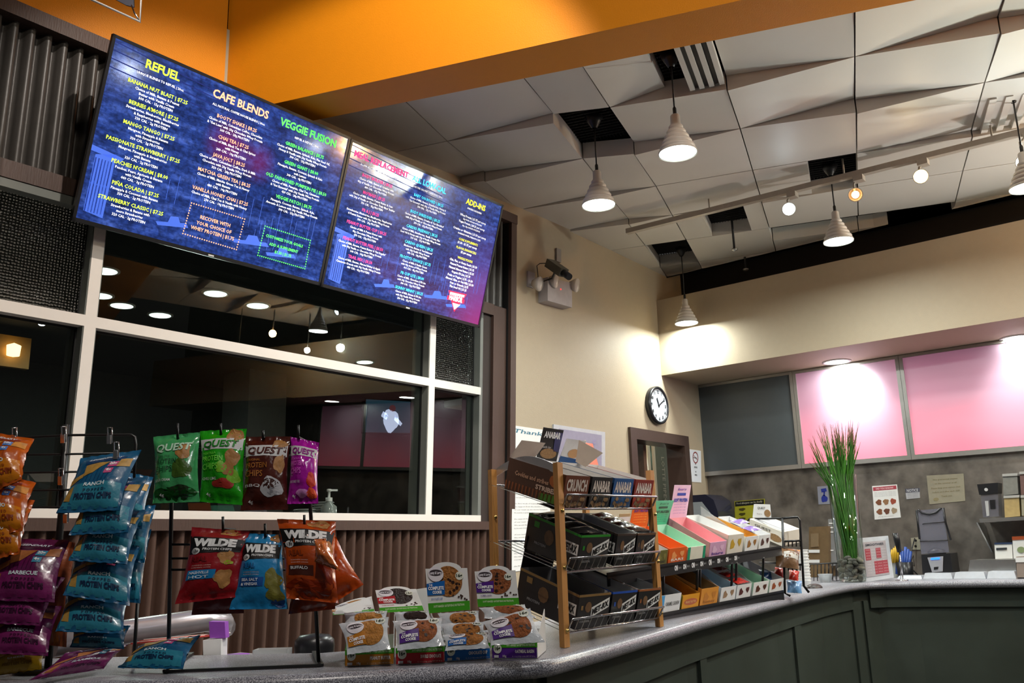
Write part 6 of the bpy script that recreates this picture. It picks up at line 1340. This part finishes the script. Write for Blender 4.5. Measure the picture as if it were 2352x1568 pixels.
# steel pan, tubs, boxes, shelf
m=MB(); bx(m,[(2228,1286),(2333,1284),(2334,1312),(2224,1313)],5.75,.25,STEEL); tag(m.build('steel_pan'),'shiny stainless steel food pan at the right of the counter','pan')
TB=mat('white_tub_plastic',(.42,.44,.48),.35)
for k,(x0,x1,y0,y1,l) in enumerate(((2060,2118,1322,1329,'low flat white lid beside the price list'),(2120,2188,1316,1330,'white food tub lid, second from the left on the prep counter'),(2190,2264,1314,1327,'white food tub lid in the middle of the prep counter'),(2266,2334,1312,1326,'white food tub lid at the right of the prep counter'))):
    q=[onX(x,y,5.62) for x,y in ((x0+3,y0),(x1-4,y0),(x1,y1),(x0,y1))]; zb_=ZT+.001
    zt_=max(q[0].z,zb_+.015); o=V((.16,0,0)); P_=[V((q[3].x,q[3].y,zb_)),V((q[2].x,q[2].y,zb_)),V((q[2].x,q[2].y,zb_))+o,V((q[3].x,q[3].y,zb_))+o]
    m=MB(); m.hexa(P_+[v+Z*(zt_-zb_) for v in (V((q[3].x+.02,q[3].y-.01,zb_)),V((q[2].x+.02,q[2].y+.01,zb_)),V((q[2].x-.02,q[2].y+.01,zb_))+o,V((q[3].x-.02,q[3].y-.01,zb_))+o)],TB); tag(m.build('food_tub'),l,'tub','white food tubs')
m=MB(); bx(m,[(2334,1278),(2380,1276),(2380,1325),(2336,1326)],5.66,.12,mat('brown_tub',(.30,.24,.2),.4)); bx(m,[(2332,1280),(2380,1278),(2380,1290),(2333,1291)],5.655,.004,WHT); tag(m.build('food_jar'),'pale brown container with white lid at the right edge of the counter','container')
m=MB(); bx(m,[(2284,1248),(2324,1247),(2326,1282),(2286,1283)],5.9,.12,CARDW); bx(m,[(2284,1246),(2324,1245),(2324,1249),(2284,1250)],5.895,.13,ink('2a3a5a')); quadX(m,[(2288,1258),(2312,1257),(2312,1262),(2288,1263)],5.893,.006,ink('30343a')); tag(m.build('glove_box'),'white box with dark edge and print on the back shelf','box')
m=MB(); bx(m,[(2325,1234),(2380,1231),(2380,1280),(2328,1282)],5.9,.12,CARDW); bx(m,[(2324,1232),(2380,1229),(2380,1237),(2325,1240)],5.895,.13,ink('b8562c')); m.oval(2345,1262,9,7,ink('8a9a70'),lambda x,y:onX(x,y,5.893)); tag(m.build('tea_box'),'white box with orange top edge at the right edge','box')
m=MB(); bx(m,[(2284,1284),(2380,1281),(2380,1286),(2284,1289)],5.88,.2,STEEL); tag(m.build('steel_shelf'),'low steel ledge under the two white boxes','shelf')
ws=thing('wall_shelf','steel wall shelf on a bracket at the right edge','shelf',onX(2300,1198,5.95))
m=MB(); bx(m,[(2249,1191),(2390,1184),(2390,1192),(2251,1200)],5.82,.27,STEEL); m.build('board',ws)
m=MB(); a_=onX(2257,1200,6.07); b_=onX(2277,1268,6.07); m.hexa([b_,b_+V((0,-.008,0)),b_+V((0,-.008,.02)),b_+V((0,0,.02)),V((5.9,a_.y,a_.z)),V((5.9,a_.y-.008,a_.z)),a_+V((0,-.008,0)),a_],STEEL); m.build('bracket',ws)
# shelf items
cj=thing('coffee_grinder','black topped clear coffee jar on the wall shelf','grinder',onX(2270,1186,5.9))
m=MB(); bx(m,[(2252,1134),(2292,1130),(2294,1185),(2258,1188)],5.86,.1,HOOD); m.build('jar',cj)
m=MB(); bx(m,[(2244,1112),(2292,1108),(2292,1132),(2249,1136)],5.85,.12,BLK); q_=onX(2265,1124,5.846); m.disc(q_,.010,ink('c8c8c8'),(-1,0,0),12); m.build('lid',cj)
m=MB(); bx(m,[(2262,1150),(2270,1150),(2272,1184),(2266,1185)],5.855,.01,ink('b8b8b8')); bx(m,[(2273,1148),(2285,1147),(2286,1168),(2275,1169)],5.855,.03,BLK); m.build('filter',cj)
for k,(P4,c,l) in enumerate((([(2303,1090),(2336,1088),(2339,1134),(2305,1137)],(.22,.22,.2),'clear storage box stacked on top, right of the coffee jar'),([(2306,1140),(2340,1138),(2343,1185),(2308,1188)],(.45,.33,.14),'storage box with tan contents under the clear one'),([(2342,1085),(2390,1082),(2390,1134),(2345,1136)],(.16,.09,.08),'dark storage box at the very right edge of the shelf'),([(2345,1139),(2390,1136),(2390,1182),(2347,1184)],(.30,.28,.2),'pale storage box at the right edge, lower row'))):
    t=thing('storage_box',l,'storage box',onX(P4[3][0],P4[3][1],5.9),'stacked storage boxes on the wall shelf')
    m=MB(); bx(m,P4,5.87,.12,mat('stored_%d'%k,c,.5,noise=.2)); m.build('contents',t)
    m=MB(); (x0,y0),(x1,y1)=P4[0],P4[1]; bx(m,[(x0-1,y0-2),(x1+1,y1-2),(x1+1,y1+4),(x0-1,y0+4)],5.862,.13,mat('grey_lid',(.42,.42,.40),.4)); m.build('lid',t)
